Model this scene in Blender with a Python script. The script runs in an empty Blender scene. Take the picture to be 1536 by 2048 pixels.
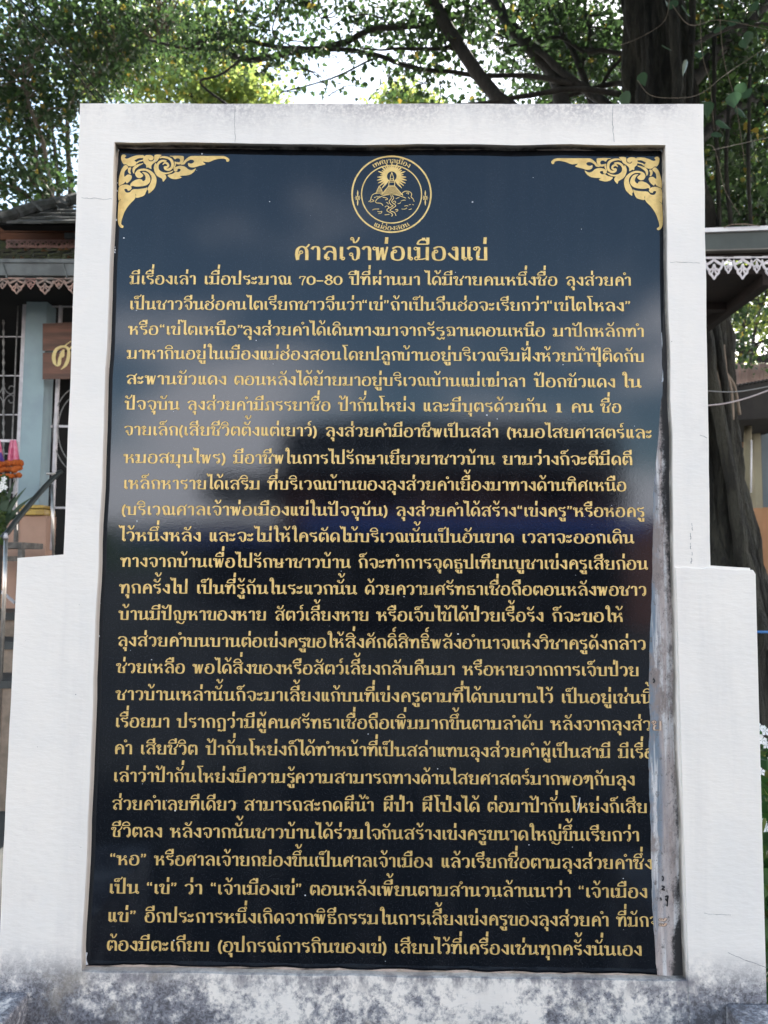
import bpy, bmesh, math, random
import numpy as np
from mathutils import Vector, Matrix, geometry, noise

# ------------------------------------------------------------ camera, sky, sun, exposure
SC = bpy.context.scene
COL = SC.collection
EYE = Vector((0.0, -1.56, 1.55))
F_PX = 1480.0                      # focal length in pixels of the 1536x2048 photograph
T_, YAW_, ROLL_ = math.radians(4.2), math.radians(0.30), math.radians(0.405)
FW = Vector((-math.sin(YAW_) * math.cos(T_), math.cos(YAW_) * math.cos(T_), math.sin(T_)))
R0 = Vector((math.cos(YAW_), math.sin(YAW_), 0.0))
U0 = R0.cross(FW)
RT = R0 * math.cos(ROLL_) + U0 * math.sin(ROLL_)
UP = RT.cross(FW)
cam_data = bpy.data.cameras.new('camera')
cam = bpy.data.objects.new('camera', cam_data)
COL.objects.link(cam)
m = Matrix((RT, UP, -FW)).transposed().to_4x4()
m.translation = EYE
cam.matrix_world = m
cam_data.sensor_fit = 'VERTICAL'
cam_data.sensor_height = 24.0
cam_data.lens = 24.0 * F_PX / 2048.0
cam_data.clip_start = 0.05
cam_data.clip_end = 3000.0
cam_data.dof.use_dof = True
cam_data.dof.focus_distance = 1.57
cam_data.dof.aperture_fstop = 4.4
SC.camera = cam

CLOUD_X, CLOUD_Y = 0.9, 0.35
SUN_EL, SUN_AZ = math.radians(50), math.radians(18)      # azimuth from +Y towards +X: the sun stands behind the slab
world = bpy.data.worlds.new('World')
SC.world = world
world.use_nodes = True
wn, wl = world.node_tree.nodes, world.node_tree.links
wn.clear()
wo = wn.new('ShaderNodeOutputWorld')
bg = wn.new('ShaderNodeBackground')
sky = wn.new('ShaderNodeTexSky')
sky.sky_type = 'NISHITA'
sky.sun_disc = False
sky.sun_elevation = SUN_EL
sky.sun_rotation = SUN_AZ
sky.air_density = 1.0
sky.dust_density = 0.4
sky.ozone_density = 3.0
bg.inputs['Strength'].default_value = 0.15
# broken cumulus all round the sky, thickest low down
tc = wn.new('ShaderNodeTexCoord')
sep = wn.new('ShaderNodeSeparateXYZ')
wl.new(tc.outputs['Generated'], sep.inputs[0])
mp = wn.new('ShaderNodeMapping')
mp.inputs['Scale'].default_value = (1.0, 1.0, 2.2)
mp.inputs['Location'].default_value = (CLOUD_X, CLOUD_Y, 0.2)
wl.new(tc.outputs['Generated'], mp.inputs[0])
cn = wn.new('ShaderNodeTexNoise')
cn.inputs['Scale'].default_value = 2.6
cn.inputs['Detail'].default_value = 7
cn.inputs['Roughness'].default_value = 0.55
wl.new(mp.outputs[0], cn.inputs['Vector'])
hz = wn.new('ShaderNodeMapRange')
hz.inputs['From Min'].default_value = 0.0
hz.inputs['From Max'].default_value = 0.55
hz.inputs['To Min'].default_value = 0.19
hz.inputs['To Max'].default_value = -0.12
wl.new(sep.outputs['Z'], hz.inputs['Value'])
ad = wn.new('ShaderNodeMath'); ad.operation = 'ADD'
wl.new(cn.outputs['Fac'], ad.inputs[0]); wl.new(hz.outputs[0], ad.inputs[1])
cr = wn.new('ShaderNodeMapRange')
cr.interpolation_type = 'SMOOTHSTEP'
cr.inputs['From Min'].default_value = 0.52
cr.inputs['From Max'].default_value = 0.68
wl.new(ad.outputs[0], cr.inputs['Value'])
mx = wn.new('ShaderNodeMix'); mx.data_type = 'RGBA'
wl.new(cr.outputs[0], mx.inputs[0])
wl.new(sky.outputs[0], mx.inputs[6])
mx.inputs[7].default_value = (9.8, 10.2, 12.6, 1)
tint = wn.new('ShaderNodeMix'); tint.data_type = 'RGBA'; tint.blend_type = 'MULTIPLY'
tint.inputs[0].default_value = 1.0
tint.inputs[7].default_value = (1.28, 1.08, 0.81, 1)          # the photograph's warm white balance
wl.new(mx.outputs[2], tint.inputs[6])
wl.new(tint.outputs[2], bg.inputs['Color'])
wl.new(bg.outputs[0], wo.inputs['Surface'])

sun_data = bpy.data.lights.new('sun', 'SUN')
sun_data.energy = 4.5
sun_data.angle = math.radians(0.53)
sun_data.color = (1.0, 0.95, 0.87)
sun = bpy.data.objects.new('sun', sun_data)
COL.objects.link(sun)
sd = Vector((math.sin(SUN_AZ) * math.cos(SUN_EL), math.cos(SUN_AZ) * math.cos(SUN_EL), math.sin(SUN_EL)))
sun.rotation_euler = sd.to_track_quat('Z', 'Y').to_euler()

vs = SC.view_settings
vs.view_transform = 'Standard'
vs.look = 'None'
vs.exposure = 1.92
vs.gamma = 1.0
vs.use_curve_mapping = False
SC.cycles.use_denoising = True
SC.cycles.max_bounces = 8
SC.cycles.transparent_max_bounces = 8
SC.cycles.caustics_reflective = False
SC.cycles.caustics_refractive = False

# ------------------------------------------------------------ helpers
RNG = random.Random(11)
NRG = np.random.default_rng(5)


def V(px, py, Y=0.0):
    """World point seen at a pixel of the photograph on the upright plane y = Y."""
    d = FW + RT * ((px - 768.0) / F_PX) - UP * ((py - 1024.0) / F_PX)
    return EYE + d * ((Y - EYE.y) / d.y)


def px_m(Y):
    return (Y - EYE.y) / F_PX      # metres per photograph pixel at depth Y


def tag(o, label=None, cat=None, group=None, kind=None):
    if label: o['label'] = label
    if cat: o['category'] = cat
    if group: o['group'] = group
    if kind: o['kind'] = kind
    return o


def empty(name, loc, label=None, cat=None, group=None):
    o = bpy.data.objects.new(name, None)
    COL.objects.link(o)
    o.location = loc
    return tag(o, label, cat, group)


def link(name, me, mat=None, parent=None, smooth=False):
    o = bpy.data.objects.new(name, me)
    COL.objects.link(o)
    if mat is not None and not me.materials:
        me.materials.append(mat)
    if parent is not None:
        o.parent = parent
        if parent.parent is None and parent.type == 'EMPTY':
            o.location = -parent.location      # geometry is written in world coordinates
    if smooth:
        me.polygons.foreach_set('use_smooth', [True] * len(me.polygons))
    return o


class MB:
    """Collects shapes in world coordinates and links them as one mesh object."""
    def __init__(s): s.v, s.f, s.m = [], [], {}

    def add(s, vs_, fs, mi=0):
        n = len(s.v)
        if mi:
            for i in range(len(fs)): s.m[len(s.f) + i] = mi
        s.v += [tuple(p) for p in vs_]
        s.f += [tuple(i + n for i in f) for f in fs]
        return s

    def box(s, x0, x1, y0, y1, z0, z1):
        p = [(x, y, z) for x in (x0, x1) for y in (y0, y1) for z in (z0, z1)]
        return s.add(p, [(0, 1, 3, 2), (4, 6, 7, 5), (0, 4, 5, 1), (2, 3, 7, 6), (0, 2, 6, 4), (1, 5, 7, 3)])

    def pbox(s, px0, py0, px1, py1, Y, depth, Yb=None):
        """box whose front face covers the given photograph rectangle at depth Y"""
        xm, ym = (px0 + px1) / 2, (py0 + py1) / 2
        return s.box(V(px0, ym, Y).x, V(px1, ym, Y).x, Y, Y + depth, V(xm, py1, Y).z, V(xm, py0, Y).z)

    def prism(s, pts, y0, y1):
        """outline of (x, z) points pushed from y0 to y1"""
        n = len(pts)
        v = [(x, y0, z) for x, z in pts] + [(x, y1, z) for x, z in pts]
        f = [(i, (i + 1) % n, n + (i + 1) % n, n + i) for i in range(n)]
        tr = geometry.tessellate_polygon([[Vector((x, z, 0)) for x, z in pts]])
        f += [tuple(t) for t in tr] + [tuple(n + i for i in reversed(t)) for t in tr]
        return s.add(v, f)

    def tube(s, pts, rad, k=8, cap=True):
        pts = [Vector(p) for p in pts]
        if not hasattr(rad, '__len__'): rad = [rad] * len(pts)
        n0 = len(s.v)
        ref = None
        for i, p in enumerate(pts):
            t = (pts[min(i + 1, len(pts) - 1)] - pts[max(i - 1, 0)])
            t = t.normalized() if t.length > 1e-9 else Vector((0, 0, 1))
            if ref is None:
                ref = t.orthogonal().normalized()
            ref = (ref - t * ref.dot(t))
            ref = ref.normalized() if ref.length > 1e-6 else t.orthogonal().normalized()
            b = t.cross(ref)
            for j in range(k):
                a = 2 * math.pi * j / k
                q = p + (ref * math.cos(a) + b * math.sin(a)) * rad[i]
                s.v.append(tuple(q))
        for i in range(len(pts) - 1):
            for j in range(k):
                a, b_ = n0 + i * k + j, n0 + i * k + (j + 1) % k
                s.f.append((a, b_, b_ + k, a + k))
        if cap:
            s.f.append(tuple(n0 + j for j in reversed(range(k))))
            s.f.append(tuple(n0 + (len(pts) - 1) * k + j for j in range(k)))
        return s

    def build(s, name, mat, parent=None, smooth=False, bevel=0.0):
        me = bpy.data.meshes.new(name)
        me.from_pydata(s.v, [], s.f)
        me.update()
        for i, k in s.m.items(): me.polygons[i].material_index = k
        if bevel > 0:
            bm = bmesh.new(); bm.from_mesh(me)
            bmesh.ops.remove_doubles(bm, verts=bm.verts, dist=1e-5)
            bmesh.ops.recalc_face_normals(bm, faces=bm.faces)
            bmesh.ops.bevel(bm, geom=[e for e in bm.edges if len(e.link_faces) == 2 and e.calc_face_angle(0) > 0.6],
                            offset=bevel, segments=2, profile=0.5, affect='EDGES')
            bm.to_mesh(me); bm.free()
        return link(name, me, mat, parent, smooth)


def smooth_path(pts, n=6, closed=False):
    """Catmull-Rom through the points (tuples of any length)"""
    P = [tuple(p) for p in pts]
    if len(P) < 3: return P
    out = []
    N = len(P)
    rng = range(N) if closed else range(N - 1)
    for i in rng:
        if closed:
            a, b, c, d = P[(i - 1) % N], P[i], P[(i + 1) % N], P[(i + 2) % N]
        else:
            a, b, c, d = P[max(i - 1, 0)], P[i], P[i + 1], P[min(i + 2, N - 1)]
        for k in range(n):
            t = k / n
            out.append(tuple(0.5 * ((2 * q1) + (-q0 + q2) * t + (2 * q0 - 5 * q1 + 4 * q2 - q3) * t * t
                                    + (-q0 + 3 * q1 - 3 * q2 + q3) * t ** 3)
                             for q0, q1, q2, q3 in zip(a, b, c, d)))
    if not closed: out.append(P[-1])
    return out


# ------------------------------------------------------------ materials
def new_mat(name):
    mt = bpy.data.materials.new(name)
    mt.use_nodes = True
    nt = mt.node_tree
    b = nt.nodes['Principled BSDF']
    return mt, nt, b


def N(nt, typ, **kw):
    n = nt.nodes.new(typ)
    for k, v in kw.items():
        if k in ('ins',):
            for kk, vv in v.items(): n.inputs[kk].default_value = vv
        else:
            setattr(n, k, v)
    return n


def noise_fac(nt, scale, detail=4, rough=0.55, stretch=None, lo=0.4, hi=0.6, seed=0.0):
    g = N(nt, 'ShaderNodeNewGeometry')
    mpn = N(nt, 'ShaderNodeMapping')
    mpn.inputs['Location'].default_value = (seed, seed * 1.7, seed * 0.6)
    if stretch: mpn.inputs['Scale'].default_value = stretch
    nt.links.new(g.outputs['Position'], mpn.inputs[0])
    t = N(nt, 'ShaderNodeTexNoise', ins={'Scale': scale, 'Detail': detail, 'Roughness': rough})
    nt.links.new(mpn.outputs[0], t.inputs['Vector'])
    r = N(nt, 'ShaderNodeMapRange', ins={'From Min': lo, 'From Max': hi})
    r.interpolation_type = 'SMOOTHSTEP'
    nt.links.new(t.outputs['Fac'], r.inputs['Value'])
    return r.outputs[0]


def mixc(nt, fac, a, b):
    mxn = N(nt, 'ShaderNodeMix', data_type='RGBA')
    nt.links.new(fac, mxn.inputs[0])
    for sock, c in ((6, a), (7, b)):
        if isinstance(c, (tuple, list)):
            mxn.inputs[sock].default_value = (*c[:3], 1)
        else:
            nt.links.new(c, mxn.inputs[sock])
    return mxn.outputs[2]


def math_n(nt, op, a, b=None, clamp=False):
    mn = N(nt, 'ShaderNodeMath', operation=op)
    mn.use_clamp = clamp
    for i, c in enumerate((a, b)):
        if c is None: continue
        if isinstance(c, (int, float)): mn.inputs[i].default_value = c
        else: nt.links.new(c, mn.inputs[i])
    return mn.outputs[0]


def bump(nt, b, height, strength=0.3, dist=0.002):
    bn = N(nt, 'ShaderNodeBump', ins={'Strength': strength, 'Distance': dist})
    nt.links.new(height, bn.inputs['Height'])
    nt.links.new(bn.outputs[0], b.inputs['Normal'])


def simple(name, c1, c2=None, rough=0.7, scale=6.0, metallic=0.0, bmp=0.0, stretch=None, bdist=0.003, lo=0.35, hi=0.65):
    mt, nt, b = new_mat(name)
    b.inputs['Roughness'].default_value = rough
    b.inputs['Metallic'].default_value = metallic
    if c2 is None:
        c2 = tuple(x * 0.75 for x in c1)
    f = noise_fac(nt, scale, 5, 0.6, stretch, lo, hi)
    nt.links.new(mixc(nt, f, c1, c2), b.inputs['Base Color'])
    if bmp:
        h = noise_fac(nt, scale * 4, 5, 0.6, stretch, 0.2, 0.8)
        bump(nt, b, h, bmp, bdist)
    return mt
# ------------------------------------------------------------ a looped serif Thai alphabet drawn as pen strokes
# unit: height of a consonant = 1.  c = smooth stroke, l = straight stroke, t = thin straight, o = ring, d = dot
THICK, THIN = 0.200, 0.080
H = 'o .12 .85 .08|'
ARCH = 'l .12 .75 .27 .6|c .12 .75 .27 .93 .5 .985 .72 .9 .8 .65 .8 0'
GL = {
 'ก': (0.98, ARCH + '|c .18 .63 .29 .5 .3 .3 .3 0'),
 'ข': (0.95, H + 's .14 .95 .3 .97 .4 .84 .32 .66|c .32 .66 .27 .4 .28 .06|t .25 .05 .76 .05|l .77 0 .77 .97'),
 'ค': (1.00, 'c .27 0 .24 .4 .28 .8 .53 .985 .78 .8 .84 .45 .84 0|o .5 .6 .08|t .43 .54 .3 .38'),
 'ฉ': (1.02, 'c .12 .84 .3 .97 .56 .985 .79 .86 .83 .5 .83 0|o .3 .62 .08|s .38 .58 .46 .4 .4 .14|t .38 .06 .6 .1 .82 .24|o .3 .12 .08'),
 'จ': (0.96, 'c .1 .8 .26 .95 .5 .985 .74 .87 .79 .5 .74 .1|s .76 .16 .62 .02 .46 .08 .42 .32|o .33 .42 .08'),
 'ช': (1.02, H + 's .14 .95 .3 .97 .4 .84 .32 .66|c .32 .66 .27 .4 .28 .06|t .25 .05 .74 .05|l .74 0 .74 .58|t .58 .54 .76 .7 .88 .82 .96 1.06'),
 'ซ': (1.02, H + 's .14 .95 .22 .99 .3 .86 .38 .98 .44 .84 .32 .64|c .32 .66 .27 .4 .28 .06|t .25 .05 .74 .05|l .74 0 .74 .58|t .58 .54 .76 .7 .88 .82 .96 1.06'),
 'ญ': (1.36, 'l .12 .75 .27 .6|c .12 .75 .27 .93 .44 .985 .6 .9 .68 .65 .68 .04|c .18 .63 .29 .5 .3 .3 .3 0|t .66 .05 1.16 .05|l 1.16 0 1.16 .97|o .5 -.2 .07|t .56 -.22 .76 -.36 .96 -.34 1.1 -.1'),
 'ฏ': (0.98, ARCH + '|c .18 .63 .29 .5 .3 .3 .3 0|l .8 .1 .8 -.32|t .8 -.32 .62 -.22 .5 -.34 .36 -.2|o .3 -.24 .06'),
 'ฐ': (0.94, 'c .12 .72 .26 .93 .5 .86 .72 1.02|s .22 .74 .22 .6 .5 .6|c .5 .6 .72 .5 .74 .3 .72 .1|o .6 .12 .08|o .2 -.22 .06|t .27 -.24 .42 -.4 .6 -.18 .78 -.36 .84 -.12'),
 'ฒ': (1.34, H + 'l .3 .95 .3 0|c .3 .4 .4 .8 .54 .95 .66 .87 .7 .6 .66 .2|o .56 .12 .08|t .66 .05 1.14 .2|l 1.14 0 1.14 .97'),
 'ณ': (1.34, 'o .42 .12 .08|c .32 .1 .31 .3 .28 .5 .18 .63|l .12 .75 .27 .6|c .12 .75 .27 .93 .46 .985 .62 .9 .7 .65 .7 .04|t .7 .04 .9 .1 1.1 .24|l 1.1 .1 1.1 .97|o 1.2 .12 .08'),
 'ด': (1.00, 'c .34 .02 .2 .22 .17 .5 .26 .84 .5 .985 .76 .86 .83 .5 .83 0|o .47 .36 .08|s .42 .29 .38 .14 .33 .02'),
 'ต': (1.02, 'c .34 .02 .2 .22 .17 .52 .22 .86 .34 .98|s .34 .98 .44 .96 .5 .8 .56 .96 .66 .98|c .62 .98 .78 .9 .85 .6 .85 0|o .47 .36 .08|s .42 .29 .38 .14 .33 .02'),
 'ถ': (1.00, ARCH + '|c .18 .63 .29 .5 .3 .3 .3 .1|o .42 .12 .08'),
 'ท': (1.04, H + 'l .3 .93 .3 0|c .3 .35 .45 .75 .6 .96 .78 .9 .84 .6 .84 0'),
 'ธ': (0.94, 'c .14 .74 .28 .94 .52 .87 .72 1.0|c .24 .72 .26 .6 .55 .6 .74 .5 .76 .3 .76 .04|l .27 .48 .27 .04|t .2 .05 .76 .05'),
 'น': (1.08, H + 'l .3 .95 .3 .0|t .32 .04 .55 .1 .82 .26|l .8 .1 .8 .97|o .91 .12 .08'),
 'บ': (1.04, H + 'l .3 .93 .3 .02|t .26 .05 .82 .05|l .82 0 .82 .97'),
 'ป': (1.04, H + 'l .3 .95 .3 .02|t .26 .05 .82 .05|l .82 0 .82 1.58'),
 'ผ': (1.06, 'o .42 .85 .08|l .24 .97 .26 0|t .26 .03 .54 .5|t .54 .5 .8 .03|l .82 0 .82 .97'),
 'ฝ': (1.06, 'o .42 .85 .08|l .24 .97 .26 0|t .26 .03 .54 .5|t .54 .5 .8 .03|l .82 0 .82 1.58'),
 'พ': (1.08, H + 'l .28 .95 .34 0|t .37 .02 .58 .9|l .58 .92 .7 0|t .73 .02 .92 .97'),
 'ภ': (1.02, 'l .16 .75 .31 .6|c .16 .75 .31 .93 .54 .985 .76 .9 .84 .65 .84 0|c .22 .63 .33 .5 .35 .3 .34 0|o .16 .1 .08'),
 'ม': (1.08, H + 'l .3 .95 .3 .16|o .17 .13 .09|t .27 .07 .55 .07 .84 .18|l .85 0 .85 .97'),
 'ย': (1.04, 'o .14 .85 .08|s .14 .95 .3 .98 .4 .84 .3 .7 .15 .61|t .15 .6 .44 .48|c .46 .5 .28 .42 .22 .22 .3 .03|t .26 .05 .82 .05|l .82 0 .82 .97'),
 'ร': (0.84, 'c .12 .74 .24 .95 .48 .88 .7 1.02|s .2 .76 .24 .62 .46 .58|c .46 .6 .62 .5 .65 .3 .63 .1|o .53 .12 .08'),
 'ล': (1.02, 'c .12 .76 .26 .95 .52 .985 .76 .87 .83 .5 .83 0|t .83 .45 .6 .62 .42 .6 .3 .42|c .3 .42 .25 .25 .28 .1|o .38 .12 .08'),
 'ว': (0.84, 'c .1 .78 .24 .95 .46 .97 .62 .84 .66 .5 .62 .12|o .52 .11 .08'),
 'ศ': (1.04, 'c .26 0 .2 .4 .26 .8 .52 .985 .78 .8 .83 .45 .83 0|o .47 .57 .08|t .42 .51 .32 .3 .3 .08|t .66 .88 .84 .96 .98 1.16'),
 'ษ': (1.1, H + 'l .3 .93 .3 .02|t .26 .05 .82 .05|l .82 0 .82 .97|o .52 .42 .08|t .58 .48 .8 .42 1.02 .56'),
 'ส': (1.04, 'c .12 .76 .26 .95 .52 .985 .76 .87 .83 .5 .83 0|t .83 .45 .6 .62 .42 .6 .3 .42|c .3 .42 .25 .25 .28 .1|o .38 .12 .08|t .66 .88 .84 .96 .98 1.16'),
 'ห': (1.06, H + 'l .3 .95 .3 0|t .3 .36 .5 .52 .7 .72|o .76 .84 .08|c .54 .58 .76 .52 .84 .3 .84 0'),
 'อ': (1.00, 'o .32 .64 .08|s .26 .74 .18 .6|c .18 .62 .15 .4 .22 .1 .5 .0 .76 .12 .84 .5 .74 .88 .46 .985 .16 .84'),
 'ฮ': (1.02, 'o .32 .6 .08|s .26 .7 .18 .56|c .18 .58 .15 .4 .22 .1 .5 .0 .76 .12 .84 .45 .74 .76|s .76 .74 .5 .82 .34 .98 .12 .82|t .62 .8 .8 .94 .94 1.16'),
 'ง': (0.80, 'o .44 .85 .08|c .5 .94 .6 .92 .62 .6 .62 0|l .62 .03 .36 .22 .1 .52'),
 'ะ': (0.66, 'o .14 .7 .08|c .2 .6 .34 .62 .48 .86|o .14 .2 .08|c .2 .1 .34 .12 .48 .36'),
 'า': (0.72, 'c .1 .78 .22 .95 .42 .97 .52 .82 .53 .5 .53 0'),
 'เ': (0.50, 'l .22 .97 .22 .1|o .32 .12 .08'),
 'แ': (0.86, 'l .22 .97 .22 .1|o .32 .12 .08|l .58 .97 .58 .1|o .68 .12 .08'),
 'โ': (0.62, 'l .34 1.2 .34 .1|o .44 .12 .08|c .34 1.2 .3 1.4 .14 1.58|t .04 1.64 .6 1.64'),
 'ใ': (0.60, 'l .38 1.5 .38 .1|o .48 .12 .08|s .38 1.46 .36 1.64 .24 1.7 .1 1.58|o .19 1.46 .07'),
 'ไ': (0.58, 'l .36 1.64 .36 .1|o .46 .12 .08|s -.04 1.7 .02 1.56 .12 1.42 .18 1.64 .26 1.44 .36 1.62'),
 'ๆ': (0.98, 'o .16 .7 .08|c .14 .8 .3 .97 .44 .86 .44 .5 .3 .3 .34 .2|c .44 .7 .56 .96 .74 .92 .8 .6 .8 -.4'),
 '7': (0.74, 't .1 .7 .14 .92|l .1 .92 .66 .92|t .66 .92 .44 .5 .34 -.06'),
 '0': (0.86, 'c .43 .97 .72 .75 .72 .25 .43 .03 .14 .25 .14 .75 .43 .97'),
 '8': (0.86, 'c .43 1.1 .64 .92 .64 .75 .43 .6 .22 .75 .22 .92 .43 1.1|c .43 .6 .7 .42 .7 .2 .43 .03 .16 .2 .16 .42 .43 .6'),
 '1': (0.60, 'l .3 .97 .3 .03|t .12 .04 .48 .04|t .14 .84 .3 .95'),
 '–': (0.80, 't .08 .42 .72 .42|t .08 .46 .72 .46'),
 '(': (0.44, 'c .36 1.12 .2 .8 .16 .45 .2 .1 .36 -.2'),
 ')': (0.44, 'c .08 1.12 .24 .8 .28 .45 .24 .1 .08 -.2'),
 '“': (0.62, 'd .16 .9 .09|t .1 .95 .2 1.15|d .42 .9 .09|t .36 .95 .46 1.15'),
 '”': (0.62, 'd .16 1.05 .09|t .2 1.0 .1 .8|d .42 1.05 .09|t .46 1.0 .36 .8'),
 ' ': (0.90, ''),
}
MARKS = {    # x is measured from the right stem of the consonant before
 'ิ': 't -.68 1.17 .04 1.17|s -.66 1.17 -.54 1.42 -.3 1.52 -.1 1.44 .02 1.2',
 'ี': 't -.68 1.17 .04 1.17|s -.66 1.17 -.54 1.42 -.3 1.52 -.1 1.44 .02 1.2|l .0 1.17 .0 1.66',
 'ึ': 't -.68 1.17 .04 1.17|s -.66 1.17 -.54 1.42 -.3 1.52 -.1 1.44 .02 1.2|o -.0 1.5 .08',
 'ื': 't -.68 1.17 .04 1.17|s -.66 1.17 -.54 1.42 -.3 1.52 -.1 1.44 .02 1.2|l .0 1.17 .0 1.66|l -.26 1.44 -.26 1.64',
 'ั': 'o -.44 1.4 .075|s -.4 1.26 -.2 1.22 -.06 1.36 .04 1.62',
 '็': 'o -.3 1.28 .07|s -.42 1.2 -.58 1.24 -.56 1.44 -.3 1.5 -.1 1.46 .04 1.66',
}
TONES = {   # y from the tone's foot
 '่': 'l -.03 .02 .0 .5',
 '้': 'o -.38 .38 .07|s -.3 .34 -.26 .1|s -.3 .1 -.14 .12 .0 .3 .06 .5',
 '๊': 'o -.48 .22 .06|s -.44 .3 -.36 .44 -.3 .3 -.26 .12 -.1 .14 .04 .48',
 '์': 'o -.14 .12 .075|t -.22 .2 -.16 .36 .06 .46',
}
BELOW = {
 'ุ': 'o -.14 -.2 .07|l -.02 -.12 -.02 -.52',
 'ู': 'o -.42 -.2 .07|l -.3 -.12 -.3 -.44|t -.32 -.46 .0 -.46|l .0 -.5 .0 -.12',
}


def parse(s):
    out = []
    for part in s.split('|'):
        q = part.split()
        if q: out.append((q[0], [float(x) for x in q[1:]]))
    return out


GLP = {k: (w, parse(s)) for k, (w, s) in GL.items()}
MKP = {k: parse(s) for k, s in MARKS.items()}
TNP = {k: parse(s) for k, s in TONES.items()}
BLP = {k: parse(s) for k, s in BELOW.items()}


def layout(text):
    """-> list of (strokes, dx, dy) and the total advance"""
    x, items, base, hi = 0.0, [], 0.8, False
    stem, tall = 0.8, 0.0
    for ch in text:
        if ch in GLP or ch == 'ำ':
            if ch == 'ำ':
                items.append(([('o', [0.04, 1.36, 0.085])], x - tall, 0.0))
                w, st = GLP['า']
                items.append((st, x, 0.0))
                stem, hi = x + w - 0.18, True
                x += w
                continue
            w, st = GLP[ch]
            items.append((st, x, 0.0))
            stem = x + w - 0.2
            if ch in 'ชซ': stem = x + 0.76
            if ch in 'ศสฮ': stem = x + 0.8
            tall = 0.24 if ch in 'ปฝ' else 0.0
            hi = False
            x += w
        elif ch in MKP:
            items.append((MKP[ch], stem - tall, 0.0)); hi = True
        elif ch in TNP:
            if ch == '์' : items.append((TNP[ch], stem - tall, 1.7 if hi else 1.18))
            else: items.append((TNP[ch], stem - tall + (0.04 if hi else 0.0), 1.74 if hi else 1.18))
        elif ch in BLP:
            items.append((BLP[ch], stem, 0.0))
    return items, x


def pen_strokes(items):
    """-> list of stroke polygons: (left points, right points) in glyph units"""
    out = []
    for strokes, dx, dy in items:
        for kind, a in strokes:
            if kind in 'od':
                cx, cy, r = a[0] + dx, a[1] + dy, a[2]
                n = 12
                r = r * (1.18 if kind == 'o' else 1)
                ro = r + (0.040 if kind == 'o' else 0)
                ri = (r - 0.036) if kind == 'o' else 0.002
                L = [(cx + ro * math.cos(2 * math.pi * i / n), cy + ro * math.sin(2 * math.pi * i / n)) for i in range(n + 1)]
                R = [(cx + ri * math.cos(2 * math.pi * i / n), cy + ri * math.sin(2 * math.pi * i / n)) for i in range(n + 1)]
                out.append((L, R))
                continue
            pts = [(a[i] + dx, a[i + 1] + dy) for i in range(0, len(a), 2)]
            if kind in 'cs': pts = smooth_path(pts, 5)
            elif len(pts) > 2: pts = smooth_path(pts, 3)
            L, R = [], []
            for i, p in enumerate(pts):
                q0, q1 = pts[max(i - 1, 0)], pts[min(i + 1, len(pts) - 1)]
                tx, ty = q1[0] - q0[0], q1[1] - q0[1]
                ln = math.hypot(tx, ty) or 1e-6
                tx, ty = tx / ln, ty / ln
                w = THIN + (THICK - THIN) * abs(ty) ** 1.6
                if kind in 'ts': w = THIN + (w - THIN) * 0.28
                L.append((p[0] - ty * w / 2, p[1] + tx * w / 2))
                R.append((p[0] + ty * w / 2, p[1] - tx * w / 2))
            out.append((L, R))
    return out


def text_mesh(mb, text, x0, x1, yb0, yb1, height, wall_y, mapper):
    """text between photograph pixels x0..x1 on a baseline; height in metres"""
    items, adv = layout(text)
    k = 0
    for L, R in pen_strokes(items):
        y = wall_y - 0.00002 * (k % 9)
        k += 1
        pts = []
        for side in (L, R):
            pts.append([mapper(u / adv, v, y) for u, v in side])
        n = len(L)
        mb.add(pts[0] + pts[1], [(i, i + 1, n + i + 1, n + i) for i in range(n - 1)])
        # the darker cut edge of the engraving around every stroke
        wide = [[], []]
        for (lu, lv), (ru, rv) in zip(L, R):
            dx, dy = lu - ru, lv - rv
            ln = math.hypot(dx, dy) or 1e-6
            e = 0.032
            wide[0].append(mapper((lu + dx / ln * e) / adv, lv + dy / ln * e, y + 0.00022))
            wide[1].append(mapper((ru - dx / ln * e) / adv, rv - dy / ln * e, y + 0.00022))
        mb.add(wide[0] + wide[1], [(i, i + 1, n + i + 1, n + i) for i in range(n - 1)], 1)
# ------------------------------------------------------------ materials of the slab and its frame
Z_SILL = V(768, 1952).z
Z_TOP = V(768, 207).z


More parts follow.
